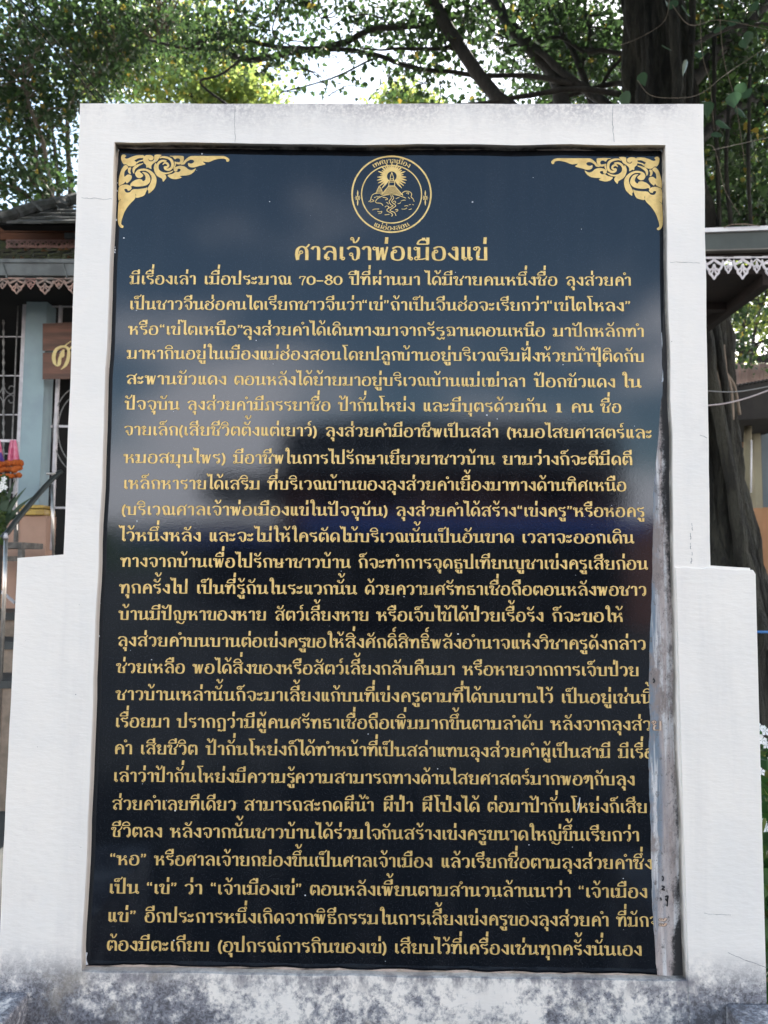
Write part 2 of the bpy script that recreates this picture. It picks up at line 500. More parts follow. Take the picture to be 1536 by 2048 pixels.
def paint_material(name='white_masonry_paint'):
    mt, nt, b = new_mat(name)
    b.inputs['Roughness'].default_value = 0.62
    g = N(nt, 'ShaderNodeNewGeometry')
    s = N(nt, 'ShaderNodeSeparateXYZ')
    nt.links.new(g.outputs['Position'], s.inputs[0])
    z, x, y = s.outputs['Z'], s.outputs['X'], s.outputs['Y']

    def ramp(sock, a, bb):
        r = N(nt, 'ShaderNodeMapRange', ins={'From Min': a, 'From Max': bb})
        nt.links.new(sock, r.inputs['Value'])
        return r.outputs[0]
    def tex(scale, detail=6, rough=0.6, stretch=None, seed=0):
        return noise_fac(nt, scale, detail, rough, stretch, 0.0, 1.0, seed)
    base = mixc(nt, noise_fac(nt, 3.0, 5, 0.6, None, 0.35, 0.7), (0.85, 0.79, 0.725), (0.78, 0.74, 0.695))
    st_ = noise_fac(nt, 11, 6, 0.65, (1, 1, 0.10), 0.48, 0.78, 12.0)
    base = mixc(nt, math_n(nt, 'MULTIPLY', st_, 0.55), base, (0.66, 0.62, 0.59))
    blot = noise_fac(nt, 6, 6, 0.7, None, 0.58, 0.75, 14.0)
    base = mixc(nt, math_n(nt, 'MULTIPLY', blot, 0.5), base, (0.66, 0.61, 0.58))
    # grime that gathers under the top edge
    gt = ramp(z, Z_TOP - 0.085, Z_TOP + 0.005)
    pt = noise_fac(nt, 5.0, 6, 0.65, (1.0, 1.0, 0.55), 0.38, 0.64, 3.1)
    gt2 = math_n(nt, 'MULTIPLY', math_n(nt, 'POWER', gt, 1.7), pt, True)
    fine = noise_fac(nt, 120, 4, 0.8, None, 0.30, 0.62, 1.3)
    gt3 = math_n(nt, 'MULTIPLY', math_n(nt, 'MULTIPLY', gt2, fine), 0.95, True)
    c = mixc(nt, gt3, base, (0.30, 0.27, 0.29))
    # damp and mould at the foot: soft grey bloom, drips under the sill, black specks
    gb = ramp(z, Z_SILL + 0.07, Z_SILL - 0.03)
    side = math_n(nt, 'MAXIMUM', ramp(x, -0.38, -0.60), ramp(x, 0.50, 0.66))
    n0 = noise_fac(nt, 4.0, 5, 0.6, None, 0.30, 0.70, 5.5)
    n1 = tex(13, 8, 0.66, (1, 1, 0.8), 7.7)
    n2 = tex(60, 8, 0.75, None, 2.2)
    n3 = tex(150, 6, 0.8, None, 5.2)
    nn = math_n(nt, 'ADD', math_n(nt, 'MULTIPLY', n1, 0.42), math_n(nt, 'MULTIPLY', n2, 0.58))
    cov = math_n(nt, 'ADD', math_n(nt, 'MULTIPLY', n0, 0.16), math_n(nt, 'MULTIPLY', side, 0.10))
    cov = math_n(nt, 'ADD', cov, math_n(nt, 'MULTIPLY', ramp(z, Z_SILL - 0.05, Z_SILL - 0.12), 0.06))
    f = math_n(nt, 'ADD', nn, cov)
    r1 = N(nt, 'ShaderNodeMapRange', ins={'From Min': 0.53, 'From Max': 0.69})
    nt.links.new(f, r1.inputs['Value'])
    gate = math_n(nt, 'MULTIPLY', r1.outputs[0], math_n(nt, 'POWER', gb, 1.5), True)
    c = mixc(nt, math_n(nt, 'MULTIPLY', gate, 0.95), c, (0.20, 0.205, 0.24))
    # drips hanging from the edge of the sill
    dl_ = math_n(nt, 'MULTIPLY', ramp(z, Z_SILL + 0.012, Z_SILL - 0.004), ramp(z, Z_SILL - 0.040, Z_SILL - 0.004))
    dn_ = noise_fac(nt, 26, 7, 0.72, (1, 1, 0.55), 0.44, 0.60, 9.1)
    inx = math_n(nt, 'MULTIPLY', ramp(x, -0.66, -0.62), ramp(x, 0.66, 0.62))
    drp = math_n(nt, 'MULTIPLY', math_n(nt, 'MULTIPLY', dl_, dn_), inx, True)
    c = mixc(nt, math_n(nt, 'MULTIPLY', drp, 0.95), c, (0.20, 0.19, 0.21))
    f2 = math_n(nt, 'ADD', math_n(nt, 'MULTIPLY', f, 0.60), math_n(nt, 'MULTIPLY', n3, 0.46))
    r2 = N(nt, 'ShaderNodeMapRange', ins={'From Min': 0.635, 'From Max': 0.73}); r2.interpolation_type = 'SMOOTHSTEP'
    nt.links.new(f2, r2.inputs['Value'])
    gate2 = math_n(nt, 'MULTIPLY', r2.outputs[0], math_n(nt, 'POWER', gb, 2.0), True)
    c = mixc(nt, math_n(nt, 'MULTIPLY', gate2, 0.8), c, (0.07, 0.065, 0.07))
    tan = noise_fac(nt, 7, 6, 0.6, None, 0.56, 0.7, 9.9)
    c = mixc(nt, math_n(nt, 'MULTIPLY', math_n(nt, 'MULTIPLY', tan, ramp(gb, 0.3, 0.8)), 0.5), c, (0.42, 0.37, 0.30))
    # grime inside the reveal of the opening and beside it
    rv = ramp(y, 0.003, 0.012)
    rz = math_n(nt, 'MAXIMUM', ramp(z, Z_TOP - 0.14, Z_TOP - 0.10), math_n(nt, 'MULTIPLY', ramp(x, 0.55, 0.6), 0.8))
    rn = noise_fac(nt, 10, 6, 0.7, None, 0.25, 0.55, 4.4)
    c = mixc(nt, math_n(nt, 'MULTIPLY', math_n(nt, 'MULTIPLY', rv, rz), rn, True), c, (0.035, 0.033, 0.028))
    warm = math_n(nt, 'MULTIPLY', rv, 0.55)
    c = mixc(nt, math_n(nt, 'MULTIPLY', warm, math_n(nt, 'SUBTRACT', 1.0, rz), True), c, (0.50, 0.42, 0.34))
    # tiny pits
    pit = noise_fac(nt, 210, 2, 0.5, None, 0.795, 0.82, 8.8)
    c = mixc(nt, pit, c, (0.09, 0.085, 0.09))
    nt.links.new(c, b.inputs['Base Color'])
    hb = math_n(nt, 'ADD', math_n(nt, 'MULTIPLY', tex(40, 5, 0.6, (1, 1, 3.0), 1.0), 0.5),
                math_n(nt, 'ADD', math_n(nt, 'MULTIPLY', tex(7, 3, 0.5, None, 6.0), 1.2),
                       math_n(nt, 'MULTIPLY', math_n(nt, 'ADD', gate, gate2), -0.25)))
    bump(nt, b, hb, 0.55, 0.0022)
    return mt


def granite_material():
    mt, nt, b = new_mat('polished_black_granite')
    specks = noise_fac(nt, 420, 3, 0.7, None, 0.54, 0.72, 1.1)
    haze = noise_fac(nt, 5, 6, 0.6, (1, 1, 0.5), 0.35, 0.75, 2.1)
    streak = noise_fac(nt, 16, 5, 0.6, (1, 1, 0.06), 0.42, 0.70, 3.3)
    c = mixc(nt, specks, (0.0025, 0.0032, 0.005), (0.024, 0.027, 0.034))
    d = math_n(nt, 'ADD', math_n(nt, 'MULTIPLY', haze, 0.012), math_n(nt, 'MULTIPLY', streak, 0.012))
    c = mixc(nt, d, c, (0.32, 0.31, 0.32))
    dust = noise_fac(nt, 150, 2, 0.5, None, 0.80, 0.83, 5.1)
    c = mixc(nt, dust, c, (0.5, 0.5, 0.5))
    nt.links.new(c, b.inputs['Base Color'])
    rg = N(nt, 'ShaderNodeMapRange', ins={'To Min': 0.03, 'To Max': 0.08})
    nt.links.new(haze, rg.inputs['Value'])
    nt.links.new(rg.outputs[0], b.inputs['Roughness'])
    b.inputs['IOR'].default_value = 1.55
    b.inputs['Specular Tint'].default_value = (0.70, 0.83, 1.0, 1)
    bump(nt, b, noise_fac(nt, 380, 3, 0.6, None, 0.3, 0.7, 1.0), 0.035, 0.0004)
    return mt


def gold_material(name, c1, c2, rough=0.42, metallic=0.25):
    mt, nt, b = new_mat(name)
    wear = noise_fac(nt, 60, 5, 0.7, None, 0.4, 0.75, 2.0)
    worn = noise_fac(nt, 9, 6, 0.7, None, 0.52, 0.72, 21.0)
    cc_ = mixc(nt, wear, c1, c2)
    cc_ = mixc(nt, math_n(nt, 'MULTIPLY', worn, 0.35), cc_, tuple(v * 0.6 for v in c2))
    nt.links.new(cc_, b.inputs['Base Color'])
    b.inputs['Roughness'].default_value = rough
    b.inputs['Metallic'].default_value = metallic
    bump(nt, b, noise_fac(nt, 400, 3, 0.5, None, 0.3, 0.7), 0.15, 0.0005)
    return mt


M_PAINT = paint_material()
M_GRANITE = granite_material()
M_GOLD = gold_material('gold_letter_paint', (0.78, 0.545, 0.20), (0.60, 0.40, 0.13))
M_CUT = simple('engraved_edge_brown', (0.055, 0.032, 0.014), (0.035, 0.022, 0.012), 0.7, 60)
M_GHOST = gold_material('faded_gold_on_plaster', (0.62, 0.42, 0.30), (0.60, 0.52, 0.46), 0.7, 0.0)
M_CRACK = simple('hairline_crack_dark', (0.16, 0.15, 0.15), (0.40, 0.39, 0.39), 0.9, 30)
M_BLACKMARK = simple('black_ink_mark', (0.01, 0.01, 0.012), (0.03, 0.03, 0.035), 0.5, 40)


def plaster_material():
    mt, nt, b = new_mat('stained_grey_pink_plaster')
    b.inputs['Roughness'].default_value = 0.8
    g = N(nt, 'ShaderNodeNewGeometry')
    s = N(nt, 'ShaderNodeSeparateXYZ')
    nt.links.new(g.outputs['Position'], s.inputs[0])
    c = mixc(nt, noise_fac(nt, 22, 6, 0.6, (1, 1, 0.3), 0.3, 0.7, 1.0), (0.42, 0.34, 0.32), (0.60, 0.53, 0.51))
    bl = N(nt, 'ShaderNodeMapRange', ins={'From Min': 0.590, 'From Max': 0.566})
    nt.links.new(s.outputs['X'], bl.inputs['Value'])
    c = mixc(nt, math_n(nt, 'MULTIPLY', bl.outputs[0], noise_fac(nt, 34, 5, 0.6, (1, 1, 0.06), 0.40, 0.58, 6.0)), c, (0.20, 0.25, 0.31))
    c = mixc(nt, noise_fac(nt, 60, 5, 0.6, (1, 1, 0.05), 0.52, 0.62, 16.0), c, (0.70, 0.68, 0.68))
    c = mixc(nt, noise_fac(nt, 12, 7, 0.75, (1, 1, 0.5), 0.50, 0.62, 18.0), c, (0.30, 0.25, 0.235))
    c = mixc(nt, noise_fac(nt, 90, 6, 0.8, (1, 1, 0.6), 0.54, 0.66, 28.0), c, (0.16, 0.15, 0.15))
    c = mixc(nt, noise_fac(nt, 300, 4, 0.7, None, 0.58, 0.72, 2.0), c, (0.22, 0.21, 0.21))
    # mould: along the inner edge of the frame, heaviest in the upper half and at the foot
    r = N(nt, 'ShaderNodeMapRange', ins={'From Min': 0.572, 'From Max': 0.612})
    nt.links.new(s.outputs['X'], r.inputs['Value'])
    up = N(nt, 'ShaderNodeMapRange', ins={'From Min': Z_TOP - 1.15, 'From Max': Z_TOP - 0.70, 'To Min': 0.10, 'To Max': 0.66})
    nt.links.new(s.outputs['Z'], up.inputs['Value'])
    dn = N(nt, 'ShaderNodeMapRange', ins={'From Min': Z_SILL + 0.14, 'From Max': Z_SILL - 0.01, 'To Min': 0.0, 'To Max': 0.8})
    nt.links.new(s.outputs['Z'], dn.inputs['Value'])
    nz = noise_fac(nt, 26, 8, 0.7, (1, 1, 0.45), 0.0, 1.0, 3.0)
    nf = noise_fac(nt, 160, 6, 0.7, None, 0.0, 1.0, 5.0)
    f = math_n(nt, 'ADD', math_n(nt, 'MULTIPLY', r.outputs[0], math_n(nt, 'ADD', 0.22, math_n(nt, 'MAXIMUM', up.outputs[0], dn.outputs[0]))),
               math_n(nt, 'ADD', math_n(nt, 'MULTIPLY', nz, 0.6), math_n(nt, 'MULTIPLY', nf, 0.25)))
    rr = N(nt, 'ShaderNodeMapRange', ins={'From Min': 0.60, 'From Max': 0.84}); rr.interpolation_type = 'SMOOTHSTEP'
    nt.links.new(f, rr.inputs['Value'])
    c = mixc(nt, rr.outputs[0], c, (0.035, 0.033, 0.034))
    nt.links.new(c, b.inputs['Base Color'])
    bump(nt, b, noise_fac(nt, 60, 6, 0.7, (1, 1, 0.3), 0.2, 0.8), 0.9, 0.005)
    return mt


M_PLASTER = plaster_material()
M_MORTAR = simple('pink_cream_mortar', (0.62, 0.52, 0.47), (0.36, 0.30, 0.25), 0.85, 25, bmp=0.6)

# ------------------------------------------------------------ the masonry frame
mon = empty('stone_monument', (0.0, 0.09, 0.0),
            'white painted masonry monument holding a black granite slab lettered in gold', 'monument')


def wavy(pts, step=0.05, amp=0.0010, closed=True, seed=0.0):
    """subdivide the outline and let the hand-plastered edge wander by a millimetre"""
    out = []
    n = len(pts)
    for i in range(n if closed else n - 1):
        a, b_ = pts[i], pts[(i + 1) % n]
        L = math.hypot(b_[0] - a[0], b_[1] - a[1])
        k = max(1, int(L / step))
        nx, nz = -(b_[1] - a[1]) / (L or 1), (b_[0] - a[0]) / (L or 1)
        for j in range(k):
            t = j / k
            x, z = a[0] + (b_[0] - a[0]) * t, a[1] + (b_[1] - a[1]) * t
            w = amp * noise.noise(Vector((x * 9 + seed, z * 9, seed))) * 2 if j else 0
            out.append((x + nx * w, z + nz * w))
    return out


def xz(px, py, Y=0.0):
    p = V(px, py, Y)
    return (p.x, p.z)


outer = [xz(160, 207), xz(780, 207.5), xz(1407, 208), xz(1414, 700), xz(1421, 1131),
         xz(1500, 1136), (xz(1530, 2010)[0] - 0.004, 0.0), (xz(-12, 2048)[0], 0.0),
         xz(35, 1116), xz(127, 1109), xz(144, 660)]
inner = [xz(229, 284), xz(500, 287), xz(800, 289), xz(1331, 290), xz(1341, 760), xz(1347, 1100), xz(1353, 1400), xz(1365, 1700), xz(1374, 1962),
         xz(900, 1956), xz(163, 1943), xz(186, 1400), xz(209, 780)]
ow, iw = wavy(outer, seed=1.0), wavy(inner, 0.04, 0.0016, seed=4.0)


def frame_mesh():
    bm = bmesh.new()
    n = len(ow)
    allp = ow + iw
    fv = [bm.verts.new((x, 0.0, z)) for x, z in allp]
    bv = [bm.verts.new((x, 0.18, z)) for x, z in allp]
    tr = geometry.tessellate_polygon([[Vector((x, z, 0)) for x, z in ow], [Vector((x, z, 0)) for x, z in iw]])
    for t in tr:
        try:
            bm.faces.new([fv[i] for i in t]); bm.faces.new([bv[i] for i in reversed(t)])
        except ValueError:
            pass
    for off, cnt in ((0, n), (n, len(iw))):
        for i in range(cnt):
            a, b_ = off + i, off + (i + 1) % cnt
            bm.faces.new((fv[a], fv[b_], bv[b_], bv[a]))
    bmesh.ops.recalc_face_normals(bm, faces=bm.faces)
    es = [e for e in bm.edges if len(e.link_faces) == 2 and e.calc_face_angle(0) > 0.9]
    bmesh.ops.bevel(bm, geom=es, offset=0.0042, segments=3, profile=0.5, affect='EDGES', clamp_overlap=True)
    for f_ in bm.faces: f_.smooth = False
    me = bpy.data.meshes.new('masonry_frame')
    bm.to_mesh(me); bm.free()
    return me


link('masonry_frame', frame_mesh(), M_PAINT, mon)
# solid backing behind the slab
MB().box(xz(205, 300)[0], xz(1385, 300)[0], 0.046, 0.178, xz(768, 2000)[1], xz(768, 250)[1]).build('backing_wall', M_PAINT, mon)

# right lower wing: a second coat of render standing a few millimetres proud, with a lumpy upper lip
wing = []
for t in range(0, 15):
    px = 1349 + (1505 - 1349) * t / 14
    py = 1134 + (6 * t / 14) + (2.6 * noise.noise(Vector((px * 0.05, 0, 0))) if 0 < t < 14 else 0) - (2.5 if 5 < t < 8 else 0)
    wing.append(xz(px, py))
wing += [xz(1510, 1148), (xz(1530, 2010)[0], 0.001), (xz(1376, 2040)[0] + 0.003, 0.001), xz(1376, 1962), xz(1364, 1620), xz(1352, 1200)]
MB().prism(wing, -0.0035, 0.183).build('side_wing', M_PAINT, mon, bevel=0.0014)

# two low parapets running forward from the foot of the monument
zl, zr = V(30, 1983).z, V(1470, 2003).z
xl, xr = V(58, 1985).x, V(1447, 2000).x
MB().box(xl - 0.17, xl, -0.75, -0.0005, 0.0, zl).build('parapet', M_PAINT, mon, bevel=0.006)
MB().box(xr, xr + 0.19, -0.75, -0.0045, 0.0, zr).build('parapet', M_PAINT, mon, bevel=0.006)

# ------------------------------------------------------------ granite slab
GY = 0.0225
gp = [xz(224, 280, GY), xz(1333, 286, GY), xz(1380, 1966, GY), xz(158, 1946, GY)]
slab = MB().prism(gp, GY, 0.045).build('granite_slab', M_GRANITE, mon)


def on_slab(name, mb, mat, parent=slab, kind=None):
    o = mb.build(name, mat, parent)
    if mb.m: o.data.materials.append(M_CUT)
    o.location = (0, 0, 0)
    if kind: o['kind'] = kind
    return o


LINES = [
 (519.4, 521.2, 0.0310, [("ศาลเจ้าพ่อเมืองแข่", 588, 974)]),
 (568.3, 571.6, 0, [("มีเรื่องเล่า", 259.7, 390), ("เมื่อประมาณ", 408, 580.6), ("70–80", 598, 682), ("ปีที่ผ่านมา", 699.4, 838.6), ("ได้มีชายคนหนึ่งชื่อ", 851, 1113), ("ลุงส่วยคำ", 1131.8, 1260.5)]),
 (618.8, 622.5, 0, [("เป็นชาวจีนฮ่อคนไตเรียกชาวจีนว่า", 259, 722), ("“เข่”ถ้าเป็นจีนฮ่อจะเรียกว่า", 724, 1092), ("“เข่ไตโหลง”", 1094, 1260)]),
 (669.2, 673.7, 0, [("หรือ“เข่ไตเหนือ”", 256.7, 484), ("ลุงส่วยคำได้เดินทางมาจากรัฐฉานตอนเหนือ", 485, 1088), ("มาปักหลักทำ", 1106.5, 1286.5)]),
 (717.5, 724.0, 0, [("มาหากินอยู่ในเมืองแม่ฮ่องสอนโดยปลูก", 254, 799), ("บ้านอยู่บริเวณริมฝั่งห้วยน้ำปุ๊ติดกับ", 800.4, 1287)]),
 (768.2, 775.3, 0, [("สะพานขัวแดง", 252, 451), ("ตอนหลังได้ย้ายมาอยู่บริเวณบ้านแม่เฒ่าลา", 468, 1049), ("ป๊อกขัวแดง", 1068.7, 1229), ("ใน", 1244, 1281)]),
 (819.0, 825.7, 0, [("ปัจจุบัน", 250, 357), ("ลุงส่วยคำมีภรรยาชื่อ", 374.7, 659), ("ป้ากั่นโหย่ง", 677, 828), ("และมีบุตรด้วยกัน", 846, 1091.7), ("1", 1109, 1125), ("คน", 1141.8, 1184.5), ("ชื่อ", 1202, 1241)]),
 (870.3, 876.6, 0, [("จายเล็ก(เสียชีวิตตั้งแต่เยาว์)", 247.8, 631.5), ("ลุงส่วยคำมีอาชีพเป็นสล่า", 651, 995), ("(หมอไสยศาสตร์และ", 1013.8, 1303)]),
 (926.0, 930.4, 0, [("หมอสมุนไพร)", 247.8, 449), ("มีอาชีพในการไปรักษาเยียวยาชาวบ้าน", 466.7, 987.8), ("ยามว่างก็จะตีมีดตี", 1005.6, 1263)]),
 (977.9, 982.3, 0, [("เหล็กหารายได้เสริม", 246.7, 518.3), ("ที่บริเวณบ้านของลุงส่วยคำเยื้องมาทางด้านทิศเหนือ", 535.4, 1251)]),
 (1030.0, 1033.8, 0, [("(บริเวณศาลเจ้าพ่อเมืองแข่ในปัจจุบัน)", 243, 773), ("ลุงส่วยคำได้สร้าง“เข่งครู”หรือหอครู", 792, 1287.6)]),
 (1082.0, 1086.9, 0, [("ไว้หนึ่งหลัง", 239, 400), ("และจะไม่ให้ใครตัดไม้บริเวณนั้นเป็นอันขาด", 417.8, 1026), ("เวลาจะออกเดิน", 1043.8, 1266.5)]),
 (1133.6, 1139.2, 0, [("ทางจากบ้านเพื่อไปรักษาชาวบ้าน", 241.5, 699.4), ("ก็จะทำการจุดธูปเทียนบูชาเข่งครูเสียก่อน", 716.5, 1294)]),
 (1186.7, 1191.5, 0, [("ทุกครั้งไป", 239, 374), ("เป็นที่รู้กันในระแวกนั้น", 392.5, 711.7), ("ด้วยความศรัทธาเชื่อถือตอนหลังพอชาว", 729.5, 1291.3)]),
 (1239.6, 1244.0, 0, [("บ้านมีปัญหาของหาย", 237.8, 531), ("สัตว์เลี้ยงหาย", 549.5, 735.8), ("หรือเจ็บไข้ได้ป่วยเรื้อรัง", 753.6, 1085.4), ("ก็จะขอให้", 1104, 1245)]),
 (1292.3, 1299.4, 0, [("ลุงส่วยคำบนบานต่อเข่งครู", 235, 610.7), ("ขอให้สิ่งศักดิ์สิทธิ์พลังอำนาจแห่งวิชาครูดังกล่าว", 612, 1290)]),
 (1345.8, 1352.4, 0, [("ช่วยเหลือ", 233, 367.7), ("พอได้สิ่งของหรือสัตว์เลี้ยงกลับคืนมา", 386, 908), ("หรือหายจากการเจ็บป่วย", 925.8, 1276.5)]),
 (1400.0, 1407.0, 0, [("ชาวบ้านเหล่านั้นก็จะมาเลี้ยงแก้บนที่", 232, 748), ("เข่งครูตามที่ได้บนบานไว้", 750, 1104.7), ("เป็นอยู่เช่นนี้", 1122.5, 1303)]),
 (1454.5, 1460.8, 0, [("เรื่อยมา", 230.4, 337), ("ปรากฏว่ามีผู้คนศรัทธาเชื่อถือเพิ่มมากขึ้นตามลำดับ", 354, 1084.7), ("หลังจากลุงส่ว", 1102, 1300.6)]),
 (1508.2, 1516.4, 0, [("คำ", 227.8, 262.7), ("เสียชีวิต", 280.5, 393), ("ป้ากั่นโหย่งก็ได้ทำหน้าที่", 412, 754), ("เป็นสล่าแทนลุงส่วยคำผู้เป็นสามี", 756, 1219.7), ("มีเรื่อ", 1236.8, 1307)]),
 (1563.5, 1571.0, 0, [("เล่าว่าป้ากั่นโหย่งมีความรู้", 226.7, 588), ("ความสามารถทางด้านไสยศาสตร์มากพอๆกับลุง", 589.6, 1268)]),
 (1619.5, 1625.8, 0, [("ส่วยคำเลยทีเดียว", 224, 469.7), ("สามารถสะกดผีน้ำ", 488, 746), ("ผีป่า", 765.5, 824.5), ("ผีโป่งได้", 843, 957.4), ("ต่อมาป้ากั่นโหย่งก็เสีย", 974.8, 1293)]),
 (1674.0, 1682.6, 0, [("ชีวิตลง", 223, 322.4), ("หลังจากนั้นชาวบ้านได้ร่วมใจ", 340.6, 760), ("กันสร้างเข่งครูขนาดใหญ่ขึ้นเรียกว่า", 762, 1277)]),
 (1730.0, 1738.2, 0, [("“หอ”", 219.3, 291), ("หรือศาลเจ้ายกย่องขึ้นเป็นศาลเจ้าเมือง", 308.7, 862.8), ("แล้วเรียกชื่อตามลุงส่วยคำซึ่ง", 882, 1303.6)]),
 (1787.2, 1795.7, 0, [("เป็น", 217.8, 276), ("“เข่”", 292.8, 352), ("ว่า", 368.8, 403), ("“เจ้าเมืองเข่”", 420.8, 601.5), ("ตอนหลังเพี้ยนตามสำนวนล้านนาว่า", 619.3, 1140), ("“เจ้าเมือง", 1157, 1293)]),
 (1844.0, 1853.3, 0, [("แข่”", 214.8, 270.5), ("อีกประการหนึ่งเกิดจากพิธีกรรมใน", 289, 793), ("การเลี้ยงเข่งครูของลุงส่วยคำ", 797, 1216), ("ที่มักจ", 1233.8, 1316)]),
 (1901.5, 1911.5, 0, [("ต้องมีตะเกียบ", 213, 417), ("(อุปกรณ์การกินของเข่)", 435.6, 771), ("เสียบไว้ที่เครื่องเซ่นทุกครั้งนั่นเอง", 788.6, 1282)]),
]
LETTER_H = 0.0200


def segment(mb, text, x0, x1, yl, yr, h, wall_y):
    def mp_(u, v, y):
        px = x0 + u * (x1 - x0)
        py = yl + (yr - yl) * (px - 250) / 1030.0
        p = V(px, py, y)
        return (p.x, p.y, p.z + v * h)
    text_mesh(mb, text, x0, x1, yl, yr, h, wall_y, mp_)


for yl, yr, h, segs in LINES:
    for tx, x0, x1 in segs:
        mb = MB()
        segment(mb, tx, x0 - 1, x1 + 3, yl, yr, h or LETTER_H, GY - 0.0004)
        on_slab('text_phrase', mb, M_GOLD)

# ------------------------------------------------------------ gilded corner ornaments
ORN = [
 "105 120 118 92 145 86 168 104 150 125 178 137 240 112 300 96 385 97 377 128 330 130 288 148 272 160 292 182 286 214 240 232 200 230 165 205 138 205 114 170",
 "290 185 312 167 370 150 374 166 330 176 302 197", "385 190 374 140 398 102 440 92 484 98 506 122 496 150 465 160 440 138 452 166 486 168 512 145 520 92 600 92 572 130 550 165 510 190 480 222 476 265 438 245 418 250 410 212",
 "530 188 508 240 518 300 550 350 600 378 612 392 622 420 640 404 662 370 645 330 604 318 575 290 556 240 545 222",
 "700 104 860 104 876 130 870 170 840 202 800 206 778 190 768 178 796 178 820 180 834 158 818 136 790 133 766 146 740 116",
 "838 210 870 178 905 140 950 110 1000 104 1300 104 1370 105 1415 125 1437 150 1422 176 1400 170 1390 145 1340 136 1260 150 1180 180 1108 172 1142 206 1060 228 1000 246 950 240 928 215 932 190 958 198 990 190 1004 168 985 152 950 152 905 180 884 206",
 "752 280 768 245 830 224 892 236 930 266 975 278 1025 256 1000 300 940 338 830 350 852 370 770 390 710 376 678 340 740 322 776 300 812 302 838 278 826 262 800 264 796 284 775 296",
 "160 215 115 260 88 340 78 400 78 470 100 462 142 440 160 418 176 440 222 402 238 360 222 336 182 334 160 352 144 352 152 290 194 246",
 "195 252 230 246 218 290 226 322 204 318 190 290", "250 250 300 210 382 194 330 226 288 258 270 290 266 322 248 300",
 "280 310 310 275 380 258 450 275 510 320 540 380 535 450 510 510 445 566 440 534 428 510 468 430 482 370 455 318 410 288 350 286 336 300 370 328 376 350 340 376 300 366 280 335",
 "365 300 420 310 455 350 465 410 430 455 370 475 290 480 245 470 224 482 220 450 260 410 320 388 362 395 372 415 402 398 406 360 388 325",
 "75 500 110 465 170 455 215 470 235 496 222 522 190 532 180 512 156 508 146 520 168 552 212 550 250 515 330 510 400 500 428 490 415 540 390 590 340 610 290 616 283 565 289 592 268 640 210 700 160 770 130 840 110 910 110 945 136 965 130 986 105 986 75 950 65 880 70 720 80 655 112 630 74 648",
]
SPIRAL = [((560, 250), 20), ((575, 300), 26), ((620, 320), 26), ((690, 318), 22), ((740, 295), 14)]
RIBBONS = [  # (points, widths)
 ([(618, 212), (640, 190), (672, 196), (686, 222), (666, 240), (640, 232)], [10, 20, 26, 26, 24, 12]),
 ([(640, 232), (650, 262), (690, 272), (728, 246), (738, 200), (718, 150), (670, 125), (610, 118), (580, 132)], [24, 28, 30, 32, 34, 32, 28, 20, 8]),
 ([(632, 182), (660, 165), (610, 165), (572, 186), (552, 225), (562, 275), (604, 308), (660, 318), (715, 304), (745, 286)], [6, 14, 26, 30, 28, 24, 22, 20, 18, 8]),
 ([(768, 172), (772, 210), (750, 262)], [16, 18, 10]),
]


def ribbon_px(mb, pts, widths, conv, y, smooth=5):
    P = smooth_path([(*p, w) for p, w in zip(pts, widths)], smooth) if len(pts) > 2 else [(*p, w) for p, w in zip(pts, widths)]
    Lq, Rq = [], []
    for i, (x, yy, w) in enumerate(P):
        a, b_ = P[max(i - 1, 0)], P[min(i + 1, len(P) - 1)]
        tx, ty = b_[0] - a[0], b_[1] - a[1]
        ln = math.hypot(tx, ty) or 1
        nx, ny = -ty / ln * w / 2, tx / ln * w / 2
        Lq.append(tuple(V(*conv(x + nx, yy + ny), y))); Rq.append(tuple(V(*conv(x - nx, yy - ny), y)))
    n = len(Lq)
    mb.add(Lq + Rq, [(i, i + 1, n + i + 1, n + i) for i in range(n - 1)])


def ornament(conv):
    mb = MB()
    y = GY - 0.0004
    for k, s in enumerate(ORN):
        q = [float(v) for v in s.split()]
        pts = [(q[i], q[i + 1]) for i in range(0, len(q), 2)]
        sm = smooth_path(pts, 3, closed=True)
        w = [V(*conv(*p), y - 0.00003 * k) for p in sm]
        tr = geometry.tessellate_polygon([[Vector((v.x, v.z, 0)) for v in w]])
        mb.add([tuple(v) for v in w], [tuple(t) for t in tr])
    for k, (pts, ws) in enumerate(RIBBONS):
        ribbon_px(mb, pts, ws, conv, y - 0.0005 - 0.00003 * k)
    on_slab('corner_ornament', mb, M_GOLD)


ornament(lambda x, y: (225 + x / 6.144, 295 + y / 6.144))
ornament(lambda x, y: (1090 + (1512 - x) / 6.144, 299.5 + y / 6.144))

# ------------------------------------------------------------ round emblem
em = MB()
EC = lambda x, y: (690 + x / 8.084, 300 + y / 8.084)
_ek = [0]


def es(pts, w=14, smooth=5):
    _ek[0] += 1
    ww = w if hasattr(w, '__len__') else [w] * len(pts)
    ribbon_px(em, pts, ww, EC, GY - 0.0004 - 0.000015 * (_ek[0] % 12), smooth)


def ring_e(cx, cy, rx, ry, w):
    P = [(cx + rx * math.cos(2 * math.pi * i / 72), cy + ry * math.sin(2 * math.pi * i / 72)) for i in range(73)]
    es(P, w, 1)


